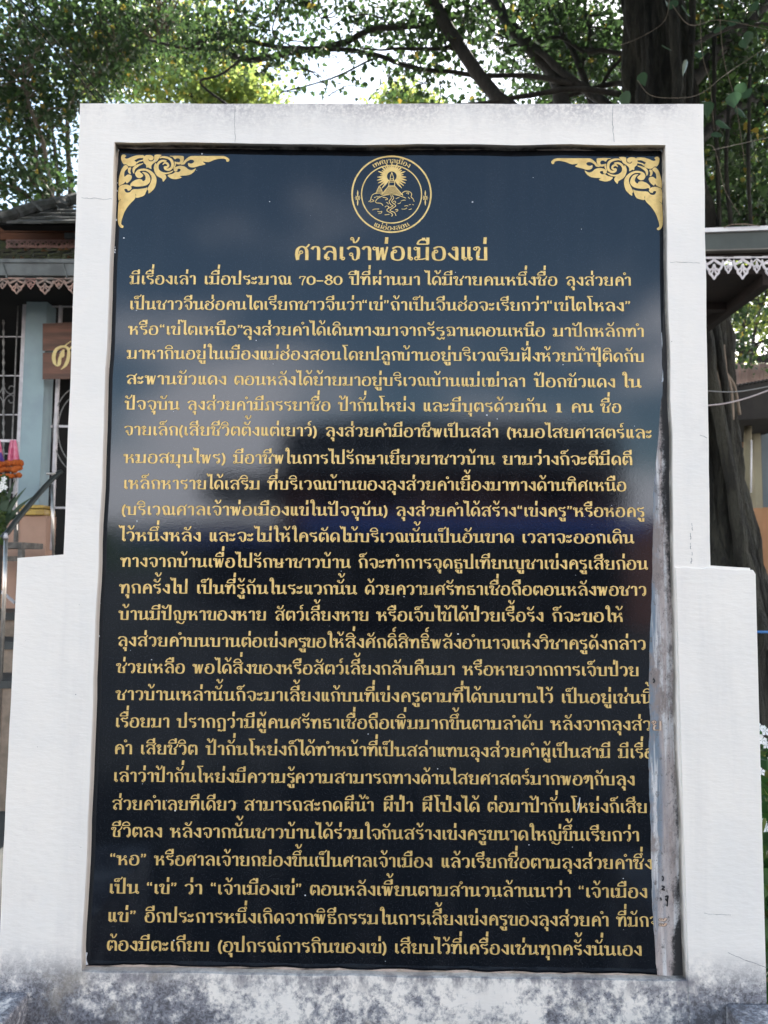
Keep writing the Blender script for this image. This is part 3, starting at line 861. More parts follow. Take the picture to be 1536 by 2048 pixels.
ring_e(752, 715, 637, 613, 26)
ring_e(753, 715, 485, 466, 19)
for i in range(25):                                   # glory of narrow petals
    a = math.radians(-238 + i * (236 / 24.0) + 0)
    if 0: continue
    c_, s_ = math.cos(-a + math.radians(0)), math.sin(-a)
    aa = math.radians(130 + i * (280 / 24.0))
    dx, dy = math.cos(aa), math.sin(aa)
    r0, r1 = 78, (235 if i % 2 == 0 else 190) if 3 < i < 21 else 250
    cx, cy = 757, 425
    es([(cx + dx * r0, cy + dy * r0), (cx + dx * (r0 + r1) * 0.5, cy + dy * (r0 + r1) * 0.5), (cx + dx * r1, cy + dy * r1)], [22, 30, 8], 3)
es([(757, 360), (735, 430), (730, 480), (712, 520), (708, 580)], 11)
es([(757, 360), (780, 430), (786, 480), (802, 520), (802, 580)], 11)
for yy, hw in ((466, 26), (492, 30), (518, 42), (580, 52)):
    es([(757 - hw, yy), (757 + hw, yy)], 10)
for k in range(9):
    yy = 590 + k * 16; hw = 60 + k * 15
    es([(755 - hw, yy), (755 + hw, yy)], 8)
es([(705, 580), (600, 720)], 10); es([(805, 580), (935, 735)], 10)
for k in range(5):
    yy = 612 + k * 22; hw = 14 + k * 11
    es([(553 - hw, yy + 8), (553, yy - 4), (553 + hw, yy + 8)], 9)
es([(553, 580), (520, 650), (508, 690), (450, 720), (425, 765), (410, 815), (380, 835)], 11)
es([(553, 580), (590, 640), (608, 700)], 11)
es([(935, 740), (925, 700), (970, 668), (1040, 672), (1078, 710), (1070, 755), (1100, 790), (1120, 835)], 11)
es([(430, 800), (470, 820), (440, 835), (400, 840)], 9)
es([(520, 790), (600, 745), (700, 722), (800, 722), (900, 745), (985, 778)], 11)
es([(520, 790), (495, 830), (510, 855), (580, 862), (615, 898)], 11)
es([(740, 730), (748, 780), (715, 830), (740, 880), (775, 905), (690, 950), (680, 985), (740, 1015), (770, 1050), (750, 1072)], 11)
es([(765, 730), (785, 780), (755, 830), (790, 870), (820, 905), (740, 960), (735, 985), (800, 1010), (825, 1065)], 11)
for q in ([(610, 765), (660, 770), (690, 795), (650, 805)], [(780, 835), (810, 825), (820, 850), (800, 862)], [(665, 850), (690, 855), (700, 880)],
          [(820, 790), (850, 775), (880, 770)], [(850, 868), (885, 862), (900, 845)], [(905, 825), (940, 812), (980, 812)],
          [(645, 925), (670, 905), (710, 915), (700, 935)], [(810, 965), (850, 962), (850, 985), (820, 992)], [(445, 970), (480, 955), (550, 955)],
          [(525, 990), (560, 1000), (595, 990), (585, 1020), (540, 1028)], [(640, 1048), (690, 1045), (720, 1035)], [(915, 955), (970, 955), (1000, 935)],
          [(960, 908), (990, 900), (1020, 905)], [(1030, 965), (1080, 950)], [(1035, 885), (1065, 880)], [(1090, 880), (1112, 888)],
          [(510, 745), (530, 760), (560, 745)], [(990, 700), (1030, 690), (1020, 720)], [(1020, 760), (1050, 790)], [(470, 770), (500, 760)]):
    es(q, 10, 4)
for cx in (205, 1298):                                # flower on each side
    for k in range(8):
        a = math.pi * k / 4
        rr = 125 if k in (2, 6) else 48
        es([(cx + 10 * math.cos(a), 775 + 10 * math.sin(a)), (cx + rr * 0.6 * math.cos(a), 775 + rr * 0.6 * math.sin(a)), (cx + rr * math.cos(a), 775 + rr * math.sin(a))],
           [6, 22 if k in (2, 6) else 14, 4], 3)


def arc_text(text, cx, cy, r, a0, a1, h, up):
    def mp_(u, v, y):
        a = math.radians(a0 + (a1 - a0) * u)
        rr = r + (v * h if up else -v * h)
        p = V(*EC(cx + rr * 1.02 * math.cos(a), cy - rr * 0.985 * math.sin(a)), y)
        return tuple(p)
    text_mesh(em, text, 0, 0, 0, 0, h, GY - 0.0006, mp_)


arc_text("เทศบาลเมือง", 752, 715, 512, 123, 57, 62, True)
arc_text("แม่ฮ่องสอน", 752, 715, 590, 240.5, 300, 62, False)
on_slab('emblem', em, M_GOLD)

# ------------------------------------------------------------ render lapped over the right edge of the slab
PY = GY - 0.0035
edge = [(1333, 288), (1329, 420), (1327, 560), (1324, 700), (1325, 740), (1327, 775), (1321, 810), (1318, 860), (1311, 930), (1307, 1000), (1305, 1100), (1303, 1200),
        (1299, 1300), (1298, 1400), (1300, 1440), (1297, 1500), (1298, 1570), (1301, 1650), (1303, 1740), (1305, 1820), (1309, 1880), (1315, 1966)]
es_ = smooth_path(edge, 8)
mb = MB()
rows = []
rr_ = random.Random(3)
for i, (px, py) in enumerate(es_):
    jit = 2.0 * noise.noise(Vector((py * 0.045, 1.0, 0))) + 1.0 * noise.noise(Vector((py * 0.2, 5.0, 0)))
    xr_ = 1331 + (py - 290) * 43 / 1672.0 + 12
    row = []
    for k, t in enumerate((0, 0.04, 0.12, 0.4, 0.7, 1.0)):
        x = (px + jit) * (1 - t) + xr_ * t
        lift = (0.0, 0.0012, 0.0020, 0.0022, 0.0016, 0.0012)[k] + 0.0008 * noise.noise(Vector((x * 0.06, py * 0.03, 2))) * (k > 0)
        row.append(tuple(V(x, py, GY - 0.00005 - max(lift, 0) - (0.0008 if k else 0))))
    rows.append(row)
vv = [p for r in rows for p in r]
mb.add(vv, [(i * 6 + j, i * 6 + j + 1, (i + 1) * 6 + j + 1, (i + 1) * 6 + j) for i in range(len(rows) - 1) for j in range(5)])
patch = mb.build('plaster_patch', M_PLASTER, slab, smooth=True)
patch.location = (0, 0, 0)
for tx, x0, x1, yl, yr in (("ย", 1303, 1326, 1454.5, 1460.9), ("ะ", 1318, 1338, 1844, 1853.3)):
    gh = MB()
    segment(gh, tx, x0, x1, yl, yr, LETTER_H, GY - 0.0045)
    on_slab('faded_letter', gh, M_GHOST, slab)
# black ink scribbles on the render strip
for q in ([(1324, 1752), (1327, 1756), (1325, 1762)], [(1323, 1772), (1329, 1774), (1324, 1779), (1330, 1780)], [(1321, 1795), (1323, 1801)],
          [(1330, 1794), (1336, 1792), (1334, 1802), (1331, 1797)], [(1335, 1793), (1335, 1806), (1334, 1813)], [(1306, 1357), (1309, 1361), (1307, 1366)]):
    ink = MB()
    ribbon_px(ink, q, [3.0] * len(q), lambda a, b_: (a, b_), GY - 0.0048, 3)
    on_slab('ink_mark', ink, M_BLACKMARK, slab)

# lumpy beads of mortar along the top and the foot of the slab, white chips down its left side
def bead(name, pts, w, seed, mat=M_MORTAR):
    mb = MB()
    P = smooth_path(pts, 14)
    top, bot = [], []
    for px, py in P:
        ww = max(0.5, w * (0.55 + 1.3 * noise.noise(Vector((px * 0.02 + seed, py * 0.02, 0))) + 0.5 * noise.noise(Vector((px * 0.11, seed, py * 0.11)))))
        horiz = abs(pts[-1][0] - pts[0][0]) > abs(pts[-1][1] - pts[0][1])
        d = (0, ww / 2) if horiz else (ww / 2, 0)
        top.append(tuple(V(px - d[0], py - d[1] * 1.6, GY - 0.004))); bot.append(tuple(V(px + d[0], py + d[1], GY - 0.0003)))
    n = len(top)
    mb.add(top + bot, [(i, i + 1, n + i + 1, n + i) for i in range(n - 1)])
    o = mb.build(name, mat, slab, smooth=True); o.location = (0, 0, 0)


bead('mortar_bead', [(236, 296), (400, 297), (560, 298), (760, 299), (900, 299), (1040, 300), (1200, 300), (1328, 301)], 3.2, 0.0)
bead('mortar_bead', [(168, 1932), (400, 1934), (700, 1940), (1000, 1945), (1330, 1951)], 4.5, 7.0)
bead('mortar_bead', [(236, 300), (229, 450), (222, 640), (214, 830), (205, 1050), (195, 1290), (186, 1500), (176, 1700), (169, 1925)], 3.0, 3.0)

# paint runs and flecks on the slab
M_WHITEPAINT = simple('white_paint_fleck', (0.72, 0.74, 0.78), (0.5, 0.52, 0.56), 0.6, 50)
fl = MB()
ribbon_px(fl, [(1323, 665), (1325, 700), (1327, 740), (1326, 758), (1324, 764)], [0.8, 2.0, 2.4, 4.5, 2], lambda a, b_: (a, b_), GY - 0.0007)
ribbon_px(fl, [(1160, 1595), (1158, 1608), (1155, 1622)], [1.4, 2.4, 1.2], lambda a, b_: (a, b_), GY - 0.0012)
for _ in range(70):
    x, y = rr_.uniform(240, 1290), rr_.uniform(300, 1925)
    s = rr_.choice([0.7, 0.8, 1.0, 1.3, 1.9])
    fl.add([tuple(V(x + s * math.cos(a), y + s * 0.8 * math.sin(a), GY - 0.0007)) for a in (0, 1.2, 2.4, 3.7, 5.0)], [(0, 1, 2, 3, 4)])
for _ in range(46):
    y = rr_.uniform(295, 1925); x = 233 - (y - 295) * 68 / 1640.0 + rr_.uniform(0, 5) ** 1.1
    s = rr_.uniform(0.8, 2.3)
    fl.add([tuple(V(x + s * math.cos(a), y + s * 1.4 * math.sin(a), GY - 0.0007)) for a in (0, 1.2, 2.4, 3.7, 5.0)], [(0, 1, 2, 3, 4)])
ribbon_px(fl, [(174, 1905), (170, 1918), (172, 1930)], [3, 6, 9], lambda a, b_: (a, b_), GY - 0.0007)
ribbon_px(fl, [(1312, 293), (1320, 297), (1326, 305)], [3, 5, 2], lambda a, b_: (a, b_), GY - 0.0042)
on_slab('paint_fleck', fl, M_WHITEPAINT, slab, 'stuff')

# hairline cracks in the paint
cr_ = MB()


def crack(pts, w, Y=-0.0003, seed=0):
    P = smooth_path(pts, 10)
    Q = []
    for i, (x, y) in enumerate(P):
        d = 1.6 * noise.noise(Vector((x * 0.12 + seed, y * 0.12, 3.0)))
        horiz = abs(pts[-1][0] - pts[0][0]) > abs(pts[-1][1] - pts[0][1])
        Q.append((x, y + d) if horiz else (x + d, y))
    ribbon_px(cr_, Q, [w * (0.6 + 0.8 * abs(noise.noise(Vector((i * 0.4, seed, 0))))) for i in range(len(Q))], lambda a, b_: (a, b_), Y, 1)


crack([(470, 212), (469, 245), (471, 284)], 1.0, seed=1)
crack([(1226, 212), (1225, 240), (1228, 284)], 1.5, seed=2)
crack([(163, 396), (195, 397), (210, 399), (224, 397)], 1.1, seed=3)
crack([(1340, 525), (1352, 524), (1400, 526)], 1.0, seed=4)
crack([(1408, 1826), (1430, 1829), (1462, 1830)], 1.0, Y=-0.0038, seed=5)
crack([(1456, 1905), (1490, 1920), (1533, 1935)], 1.5, Y=-0.0038, seed=6)
crack([(1400, 870), (1408, 873), (1414, 876)], 1.2, seed=7)
for y in (1046, 1054, 1066, 1072, 1086, 1092, 1104, 1116, 1122):
    xx = 1384 + RNG.uniform(-4, 4)
    crack([(xx, y), (xx + RNG.uniform(-1, 1), y + 3), (xx + RNG.uniform(-1, 1), y + RNG.uniform(5, 8))], RNG.uniform(0.8, 2.2), seed=y)
o = cr_.build('hairline_cracks', M_CRACK, mon)
o['kind'] = 'stuff'
# ------------------------------------------------------------ ground and far land
M_GROUND = simple('dark_paving', (0.075, 0.072, 0.066), (0.045, 0.045, 0.042), 0.85, 2.5, bmp=0.3)  # one dark grey tone over the whole ground, mottled at random
M_ROAD = simple('asphalt_road', (0.055, 0.055, 0.056), (0.04, 0.04, 0.042), 0.9, 4)
g_ = MB()
for r0, r1 in ((0, 6), (6, 25), (25, 120), (120, 900)):
    pass
g_.add([(-1200, -1200, 0), (1200, -1200, 0), (1200, 1200, 0), (-1200, 1200, 0)], [(0, 1, 2, 3)])
o = g_.build('ground', M_GROUND); o['kind'] = 'structure'
M_HILL = simple('wooded_hill_green', (0.055, 0.085, 0.045), (0.035, 0.06, 0.03), 1.0, 0.02)


def hills(name, y, z0, amp, seed, x0=-700, x1=700):
    mb = MB(); n = 90
    v = []
    for i in range(n + 1):
        x = x0 + (x1 - x0) * i / n
        h = z0 + amp * (noise.noise(Vector((x * 0.004, seed, 0))) + 0.35 * noise.noise(Vector((x * 0.02, seed, 4))) + 0.1 * noise.noise(Vector((x * 0.08, seed, 4))))
        for k, (t, hh) in enumerate(((0, 0.0), (0.35, 0.5), (0.7, 0.9), (1.0, 1.0), (1.6, 0.5), (2.2, 0.0))):
            v.append((x, y + math.copysign(t * 120, y), max(h, 2) * hh))
    mb.add(v, [(i * 6 + j, i * 6 + j + 1, (i + 1) * 6 + j + 1, (i + 1) * 6 + j) for i in range(n) for j in range(5)])
    o = mb.build(name, M_HILL, smooth=True); o['kind'] = 'structure'
    return o


hills('hills', -420, 30, 18, 2.0)
hills('hills', 480, 26, 14, 9.0)

# ------------------------------------------------------------ foliage
def leaf_mat(name, cols, trans, tw=0.45, rough=0.5):
    mt, nt, b = new_mat(name)
    g = N(nt, 'ShaderNodeNewGeometry')
    cr_n = N(nt, 'ShaderNodeValToRGB')
    cr_n.color_ramp.interpolation = 'LINEAR'
    el = cr_n.color_ramp.elements
    for i, (p, c) in enumerate(cols):
        e = el[i] if i < 2 else el.new(p)
        e.position = p; e.color = (*c, 1)
    nt.links.new(g.outputs['Random Per Island'], cr_n.inputs[0])
    nt.links.new(cr_n.outputs[0], b.inputs['Base Color'])
    b.inputs['Roughness'].default_value = rough
    b.inputs['Specular IOR Level'].default_value = 0.3
    tr = N(nt, 'ShaderNodeBsdfTranslucent')
    mu = N(nt, 'ShaderNodeMix', data_type='RGBA', blend_type='MULTIPLY')
    mu.inputs[0].default_value = 1.0
    nt.links.new(cr_n.outputs[0], mu.inputs[6]); mu.inputs[7].default_value = (*trans, 1)
    nt.links.new(mu.outputs[2], tr.inputs['Color'])
    ms = N(nt, 'ShaderNodeMixShader'); ms.inputs[0].default_value = tw
    nt.links.new(b.outputs[0], ms.inputs[1]); nt.links.new(tr.outputs[0], ms.inputs[2])
    out = nt.nodes['Material Output']
    nt.links.new(ms.outputs[0], out.inputs['Surface'])
    return mt


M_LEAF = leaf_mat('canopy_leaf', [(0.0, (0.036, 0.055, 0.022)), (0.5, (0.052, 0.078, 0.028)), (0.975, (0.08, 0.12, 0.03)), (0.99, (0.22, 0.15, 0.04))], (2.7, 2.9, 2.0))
M_LEAF_SUN = leaf_mat('sun_painted_leaf', [(0.0, (0.05, 0.075, 0.026)), (0.6, (0.08, 0.105, 0.032)), (0.97, (0.11, 0.14, 0.03)), (0.99, (0.26, 0.17, 0.04))], (4.4, 4.1, 3.6), 0.6)  # brighter copy of the canopy leaf, backlight put into its colour
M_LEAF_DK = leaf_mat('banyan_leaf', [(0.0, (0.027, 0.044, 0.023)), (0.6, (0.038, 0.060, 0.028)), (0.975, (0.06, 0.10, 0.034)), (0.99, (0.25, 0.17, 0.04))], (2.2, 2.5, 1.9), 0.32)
M_LEAF_BIG = leaf_mat('vine_leaf', [(0.0, (0.025, 0.05, 0.03)), (1.0, (0.04, 0.07, 0.04))], (1.8, 2.2, 1.6), 0.25, 0.4)
M_BARK = simple('dark_bark', (0.045, 0.040, 0.034), (0.024, 0.021, 0.018), 0.9, 14, bmp=0.6, stretch=(1, 1, 0.35), bdist=0.012)
M_BARK_GREY = simple('grey_banyan_bark', (0.050, 0.048, 0.036), (0.020, 0.019, 0.015), 0.9, 9, bmp=1.0, stretch=(1, 1, 0.22), bdist=0.05, lo=0.42, hi=0.58)
M_BARK_PALE = simple('pale_stem_bark', (0.26, 0.20, 0.155), (0.15, 0.12, 0.09), 0.85, 9, bmp=0.4, stretch=(1, 1, 0.3), bdist=0.01)


def leaf_cloud(cent, size, seed, size_var=0.35, flat=0.55):
    """heart-shaped leaves (two folded halves) at every centre -> vertex and face arrays"""
    rg = np.random.default_rng(seed)
    n = len(cent)
    d = rg.normal(size=(n, 3)); d[:, 2] -= 0.7                      # tips hang down
    d /= np.linalg.norm(d, axis=1)[:, None]
    nn = rg.normal(size=(n, 3)) * flat; nn[:, 2] += 1.0
    nn -= d * (nn * d).sum(1)[:, None]
    nn /= np.linalg.norm(nn, axis=1)[:, None] + 1e-9
    s_ = np.cross(d, nn)
    sz = size * (1 + size_var * rg.uniform(-1, 1, n))
    pts = np.array([(0, 0, 0), (-0.40, 0.12, 0.10), (-0.42, 0.48, 0.13), (0, 1.05, -0.05), (0.42, 0.48, 0.13), (0.40, 0.12, 0.10)])
    P = (cent[:, None, :] + (s_[:, None, :] * pts[None, :, 0:1] + d[:, None, :] * (pts[None, :, 1:2] - 0.3) + nn[:, None, :] * pts[None, :, 2:3]) * sz[:, None, None])
    vv = P.reshape(-1, 3)
    base = np.arange(n)[:, None] * 6
    f = np.concatenate([base + np.array([0, 3, 2, 1]), base + np.array([0, 5, 4, 3])], axis=1).reshape(-1, 4)
    return vv, f


def mesh_np(name, vv, ff):
    me = bpy.data.meshes.new(name)
    me.vertices.add(len(vv)); me.vertices.foreach_set('co', vv.astype(np.float32).ravel())
    k = ff.shape[1]
    me.loops.add(ff.size); me.loops.foreach_set('vertex_index', ff.astype(np.int32).ravel())
    me.polygons.add(len(ff)); me.polygons.foreach_set('loop_start', np.arange(0, ff.size, k, dtype=np.int32))
    me.update(calc_edges=True)
    return me


def clumps(regions, seed):
    """regions: (px, py, Y, half width px, half height px, half depth m, clump count, leaves per clump, clump radius m)"""
    rg = np.random.default_rng(seed)
    out, cc = [], []
    for (px, py, Y, rx, ry, rd, nc, nl, cr) in regions:
        for _ in range(nc):
            a = rg.normal(size=3); a /= np.linalg.norm(a); a *= rg.uniform(0, 1) ** (1 / 2.4)
            y = Y + a[1] * rd
            c = np.array(V(px + a[0] * rx, py + a[2] * ry, y))
            # keep the clump's true size in metres
            cc.append(c)
            k = rg.normal(size=(nl, 3)) * cr * np.array([1.0, 1.0, 0.62])
            out.append(c + k)
    return np.concatenate(out), np.array(cc)


def twigs_for(cc, anchor_pts, mb, seed, r=0.006, frac=1.0):
    """thin twigs from the nearest limb point to clump centres"""
    rg = np.random.default_rng(seed)
    A = np.array([tuple(a) for a in anchor_pts])
    for c in cc:
        if rg.uniform() > frac: continue
        dd = np.linalg.norm(A - c, axis=1)
        a = A[np.argmin(dd)]
        L = dd.min()
        if L > 2.6:
            a = c + (a - c) / L * 1.6
        mid = (a + c) / 2 + rg.normal(size=3) * L * 0.10
        mid2 = a * 0.75 + c * 0.25 + rg.normal(size=3) * L * 0.06
        mb.tube([a, mid2, mid, c], [r * 2.0, r * 1.5, r, r * 0.5], k=4, cap=False)


def limb(pts_px, Y0, Y1, seed=0, n=6):
    """(px, py, thickness px) -> world path and radii"""
    P = smooth_path(pts_px, n)
    out, rr = [], []
    m_ = len(P) - 1
    for i, (x, y, w) in enumerate(P):
        Y = Y0 + (Y1 - Y0) * i / m_
        j = 1 + 0.13 * noise.noise(Vector((i * 0.7, seed, 0)))
        jx = 0.25 * w * noise.noise(Vector((i * 0.35, seed, 7)))
        out.append(V(x + jx, y + jx * 0.6, Y)); rr.append(max(0.003, w / 2 * px_m(Y) * j))
    return out, rr


def build_tree(name, label, limbs, regions, leaf_size, leafm, barkm, seed, group, base, twig=0.006, extra=None, twfrac=0.7):
    t = empty(name, base, label, 'tree', group)
    tr = MB(); anchors = []
    first = True
    for pts, Y0, Y1 in limbs[:1]:
        P, R_ = limb(pts, Y0, Y1, seed)
        tr.tube(P, R_, k=12)
        anchors += P
    tr.build('trunk', barkm, t, smooth=True)
    for i, (pts, Y0, Y1) in enumerate(limbs[1:]):
        P, R_ = limb(pts, Y0, Y1, seed + i * 3.3)
        mb_ = MB().tube(P, R_, k=9)
        mb_.build('branch', barkm, t, smooth=True)
        anchors += P
    cent, cc = clumps(regions, seed)
    tw = MB()
    twigs_for(cc, anchors, tw, seed, twig, twfrac)
    if tw.v:
        o_ = tw.build('twigs', barkm, t); o_['kind'] = 'stuff'
    vv, ff = leaf_cloud(cent, leaf_size, seed)
    me = mesh_np('crown', vv, ff)
    o_ = link('crown', me, leafm, t); o_['kind'] = 'stuff'
    return t


LEFTG = 'trees behind the monument'
# 1 -- the big banyan right of the slab: fluted trunk, dark crown overhead
ban_base = V(1445, 1480, 4.6); ban_base.z = 0.0
ban = empty('banyan_tree', ban_base, 'huge grey banyan with fluted trunk and roots right of the slab, limbs spreading over it', 'tree', LEFTG)


def fluted(path, radii, flutes, seed, k=84, amp=0.26):
    mb = MB(); n = len(path)
    vv = []
    for i, (p, r) in enumerate(zip(path, radii)):
        for j in range(k):
            a = 2 * math.pi * j / k
            f_ = noise.noise(Vector((math.cos(a) * flutes, math.sin(a) * flutes, i * 0.14 + seed)))
            f2 = noise.noise(Vector((math.cos(a) * flutes * 2.3, math.sin(a) * flutes * 2.3, i * 0.22 + seed + 9)))
            f3 = noise.noise(Vector((math.cos(a) * flutes * 6, math.sin(a) * flutes * 6, i * 0.35 + seed + 19)))
            rr = r * (1 + amp * 1.5 * f_ + amp * 0.9 * f2 + amp * 0.35 * f3)
            vv.append((p.x + rr * math.cos(a), p.y + rr * math.sin(a), p.z))
    mb.add(vv, [(i * k + j, i * k + (j + 1) % k, (i + 1) * k + (j + 1) % k, (i + 1) * k + j) for i in range(n - 1) for j in range(k)])
    return mb


BY = 4.6
tp = smooth_path([(1462, 1420, 92), (1455, 1250, 84), (1442, 1120, 70), (1428, 980, 58), (1418, 850, 52), (1404, 700, 56), (1372, 560, 58), (1345, 400, 60), (1322, 250, 62), (1310, 100, 62), (1300, -60, 60), (1290, -300, 58), (1275, -600, 50)], 7)
path = [V(x, y, BY) for x, y, w in tp]
path[0].z = -0.05
rad = [w * px_m(BY) for x, y, w in tp]
fluted(path, rad, 2.2, 1.0).build('trunk', M_BARK_GREY, ban, smooth=True)
anch = list(path[len(path) // 2:])
# aerial roots clinging to the right side of the trunk
for k, pts in enumerate([
        [(1345, -40, 26), (1352, 120, 24), (1360, 260, 26), (1372, 420, 28), (1400, 600, 28), (1425, 760, 26), (1452, 900, 26), (1478, 1060, 30), (1500, 1180, 34), (1520, 1300, 30)],
        [(1385, -40, 16), (1380, 130, 14), (1376, 300, 16), (1392, 450, 14), (1430, 640, 16), (1452, 790, 16), (1470, 960, 18), (1498, 1110, 26), (1530, 1230, 26)],
        [(1405, 660, 9), (1420, 715, 9), (1436, 760, 8), (1450, 800, 8), (1458, 840, 10), (1466, 900, 10)],
        [(1415, 690, 7), (1432, 730, 7), (1448, 755, 6), (1456, 790, 7)],
        [(1448, 690, 5), (1452, 740, 5), (1462, 780, 6), (1466, 840, 7)],
        [(1438, 720, 5), (1452, 745, 5), (1470, 775, 6), (1480, 830, 7)],
        [(1330, 300, 12), (1356, 420, 12), (1380, 540, 14), (1420, 730, 16), (1436, 880, 18), (1446, 1040, 22), (1470, 1200, 26)],
        [(1400, 820, 14), (1416, 940, 16), (1425, 1060, 20), (1432, 1200, 24)],
        [(1500, 150, 7), (1496, 300, 8), (1500, 420, 8), (1506, 600, 7)], [(1460, 200, 9), (1452, 330, 8), (1462, 450, 9), (1470, 560, 8)],
        [(1430, 60, 10), (1428, 220, 9), (1436, 340, 9), (1440, 500, 9)]]):
    P, R_ = limb(pts, BY - 0.42 + 0.03 * k, BY - 0.30 + 0.05 * (k % 4), k * 2.7)
    MB().tube(P, R_, k=8).build('aerial_root', M_BARK_GREY if k not in (2, 3, 4, 5) else M_BARK_PALE, ban, smooth=True)  # four thin roots get pale bark: sunlight painted into their colour
BL = [
 ([(1278, 420, 30), (1180, 360, 30), (1040, 230, 30), (985, 185, 28), (930, 110, 27), (890, 45, 26), (860, -20, 24), (820, -110, 20)], 4.6, 5.6),
 ([(1260, 460, 36), (1180, 330, 34), (1130, 215, 34), (1108, 150, 30), (1060, 95, 27), (1020, 50, 26), (985, -5, 24), (940, -90, 20)], 4.6, 6.2),
 ([(1290, 300, 26), (1215, 215, 24), (1180, 185, 20), (1130, 150, 16), (1090, 112, 13), (1070, 100, 8)], 4.6, 5.4),
 ([(885, 48, 12), (840, 52, 12), (780, 55, 12), (735, 62, 12), (690, 85, 12), (640, 98, 12), (590, 97, 11), (560, 95, 9), (490, 82, 8), (430, 78, 6), (380, 90, 4)], 5.5, 7.0),
 ([(640, 97, 11), (590, 105, 11), (540, 115, 12), (500, 120, 11), (470, 112, 9), (440, 100, 7), (360, 95, 6), (300, 80, 5)], 6.2, 7.4),
 ([(1150, 170, 12), (1090, 156, 11), (1040, 151, 10), (960, 152, 10), (900, 143, 9), (840, 138, 9), (800, 128, 9), (760, 112, 9), (700, 100, 9), (650, 98, 8)], 5.0, 6.2),
 ([(1240, 188, 12), (1150, 178, 12), (1060, 190, 10), (980, 205, 8), (905, 210, 6), (840, 207, 4)], 4.6, 5.2),
 ([(1250, 170, 11), (1230, 168, 11), (1160, 185, 9), (1105, 205, 8), (1060, 235, 7)], 4.9, 5.6),
 ([(1195, 240, 15), (1170, 165, 14), (1150, 110, 12), (1120, 60, 10), (1095, 10, 8), (1080, -60, 6)], 5.2, 6.0),
 ([(1250, 110, 9), (1200, 100, 9), (1170, 105, 8), (1120, 75, 7), (1060, 85, 6), (1005, 95, 5)], 5.0, 5.8),
 ([(1160, 140, 10), (1180, 70, 8), (1170, 20, 7), (1180, -60, 5)], 5.4, 5.8),
 ([(1190, 200, 9), (1215, 150, 8), (1250, 105, 7), (1262, 70, 5)], 5.2, 5.0),
 ([(905, 95, 10), (860, 98, 8), (800, 97, 6), (760, 100, 4), (720, 96, 3)], 5.3, 5.6),
 ([(560, 185, 3), (620, 170, 3), (680, 150, 3.5), (730, 125, 4), (765, 112, 4)], 6.0, 6.0),
 ([(455, 210, 5), (400, 165, 5), (440, 150, 5), (480, 120, 5)], 6.8, 6.2),
 ([(560, 5, 2.5), (545, 60, 3), (560, 80, 3), (600, 100, 3)], 6.2, 6.2),
 ([(1345, 220, 34), (1410, 130, 30), (1480, 60, 26), (1560, -20, 22)], 4.6, 5.4),
 ([(1350, 330, 26), (1430, 250, 24), (1500, 200, 20), (1580, 170, 16)], 4.6, 5.6),
 ([(1380, 90, 10), (1450, 60, 9), (1500, 50, 8), (1560, 48, 7)], 4.2, 4.4),
 ([(1360, 560, 24), (1440, 520, 22), (1500, 490, 20), (1580, 470, 18)], 5.6, 5.9),
 ([(1330, -100, 40), (1420, -260, 34), (1560, -420, 26)], 4.6, 5.5),
 ([(1290, -150, 40), (1180, -300, 34), (1000, -420, 26)], 4.6, 4.0),
]
rt = random.Random(8)
for _ in range(46):
    x, y = rt.uniform(520, 1120), rt.uniform(-20, 200)
    a_ = rt.choice([rt.uniform(-0.6, 0.5), rt.uniform(1.0, 2.2), rt.uniform(3.0, 3.8)])
    L_ = rt.uniform(50, 150); w_ = rt.uniform(1.2, 3.4); Yd = rt.uniform(5.2, 6.6)
    BL.append(([(x, y, w_), (x + L_ * 0.35 * math.cos(a_), y + L_ * 0.35 * math.sin(a_), w_ * 0.85), (x + L_ * 0.7 * math.cos(a_ + 0.3), y + L_ * 0.7 * math.sin(a_ + 0.3), w_ * 0.6), (x + L_ * math.cos(a_ + 0.15), y + L_ * math.sin(a_ + 0.15), w_ * 0.35)], Yd, Yd + 0.1))
for i, (pts, a, b_) in enumerate(BL):
    P, R_ = limb(pts, a, b_, i * 1.9 + 4)
    MB().tube(P, R_, k=10 if i < 22 else 5).build('branch' if i < 22 else 'twig', M_BARK, ban, smooth=True)
    anch += P
BR = [  # px, py, Y, rx, ry, rd, clumps, leaves, radius
 (1120, 60, 6.2, 210, 130, 1.2, 70, 36, 0.16),
 (1180, 150, 6.4, 130, 80, 0.8, 26, 34, 0.14),
 (1440, 80, 5.6, 130, 140, 1.0, 80, 40, 0.17),
 (1450, 300, 6.0, 120, 180, 0.9, 105, 42, 0.17),
 (1490, 430, 6.4, 90, 60, 0.5, 30, 40, 0.15),
 (900, 20, 5.8, 120, 60, 0.7, 20, 26, 0.14),
 (870, 95, 5.7, 120, 60, 0.5, 13, 20, 0.12),
 (760, 40, 6.0, 60, 60, 0.5, 8, 20, 0.11),
 (620, 0, 6.6, 120, 24, 0.7, 20, 28, 0.13),
 (480, 40, 7.0, 130, 80, 0.8, 26, 32, 0.16),
 (430, 90, 7.0, 90, 60, 0.8, 24, 30, 0.15),
 (560, 130, 6.3, 60, 20, 0.3, 8, 9, 0.10),
 (700, 70, 6.2, 120, 60, 0.4, 16, 12, 0.10), (820, 150, 6.0, 90, 50, 0.4, 12, 12, 0.10), (1000, 190, 6.4, 80, 30, 0.4, 8, 16, 0.12),
 (1490, 640, 7.6, 70, 110, 0.7, 26, 30, 0.13),
 # crown above the frame: shade and sky cover
]
cent, cc = clumps(BR, 21)
tw = MB(); twigs_for(cc, anch, tw, 5, 0.0045, 0.8)
o = tw.build('twigs', M_BARK, ban); o['kind'] = 'stuff'
rg = np.random.default_rng(77)
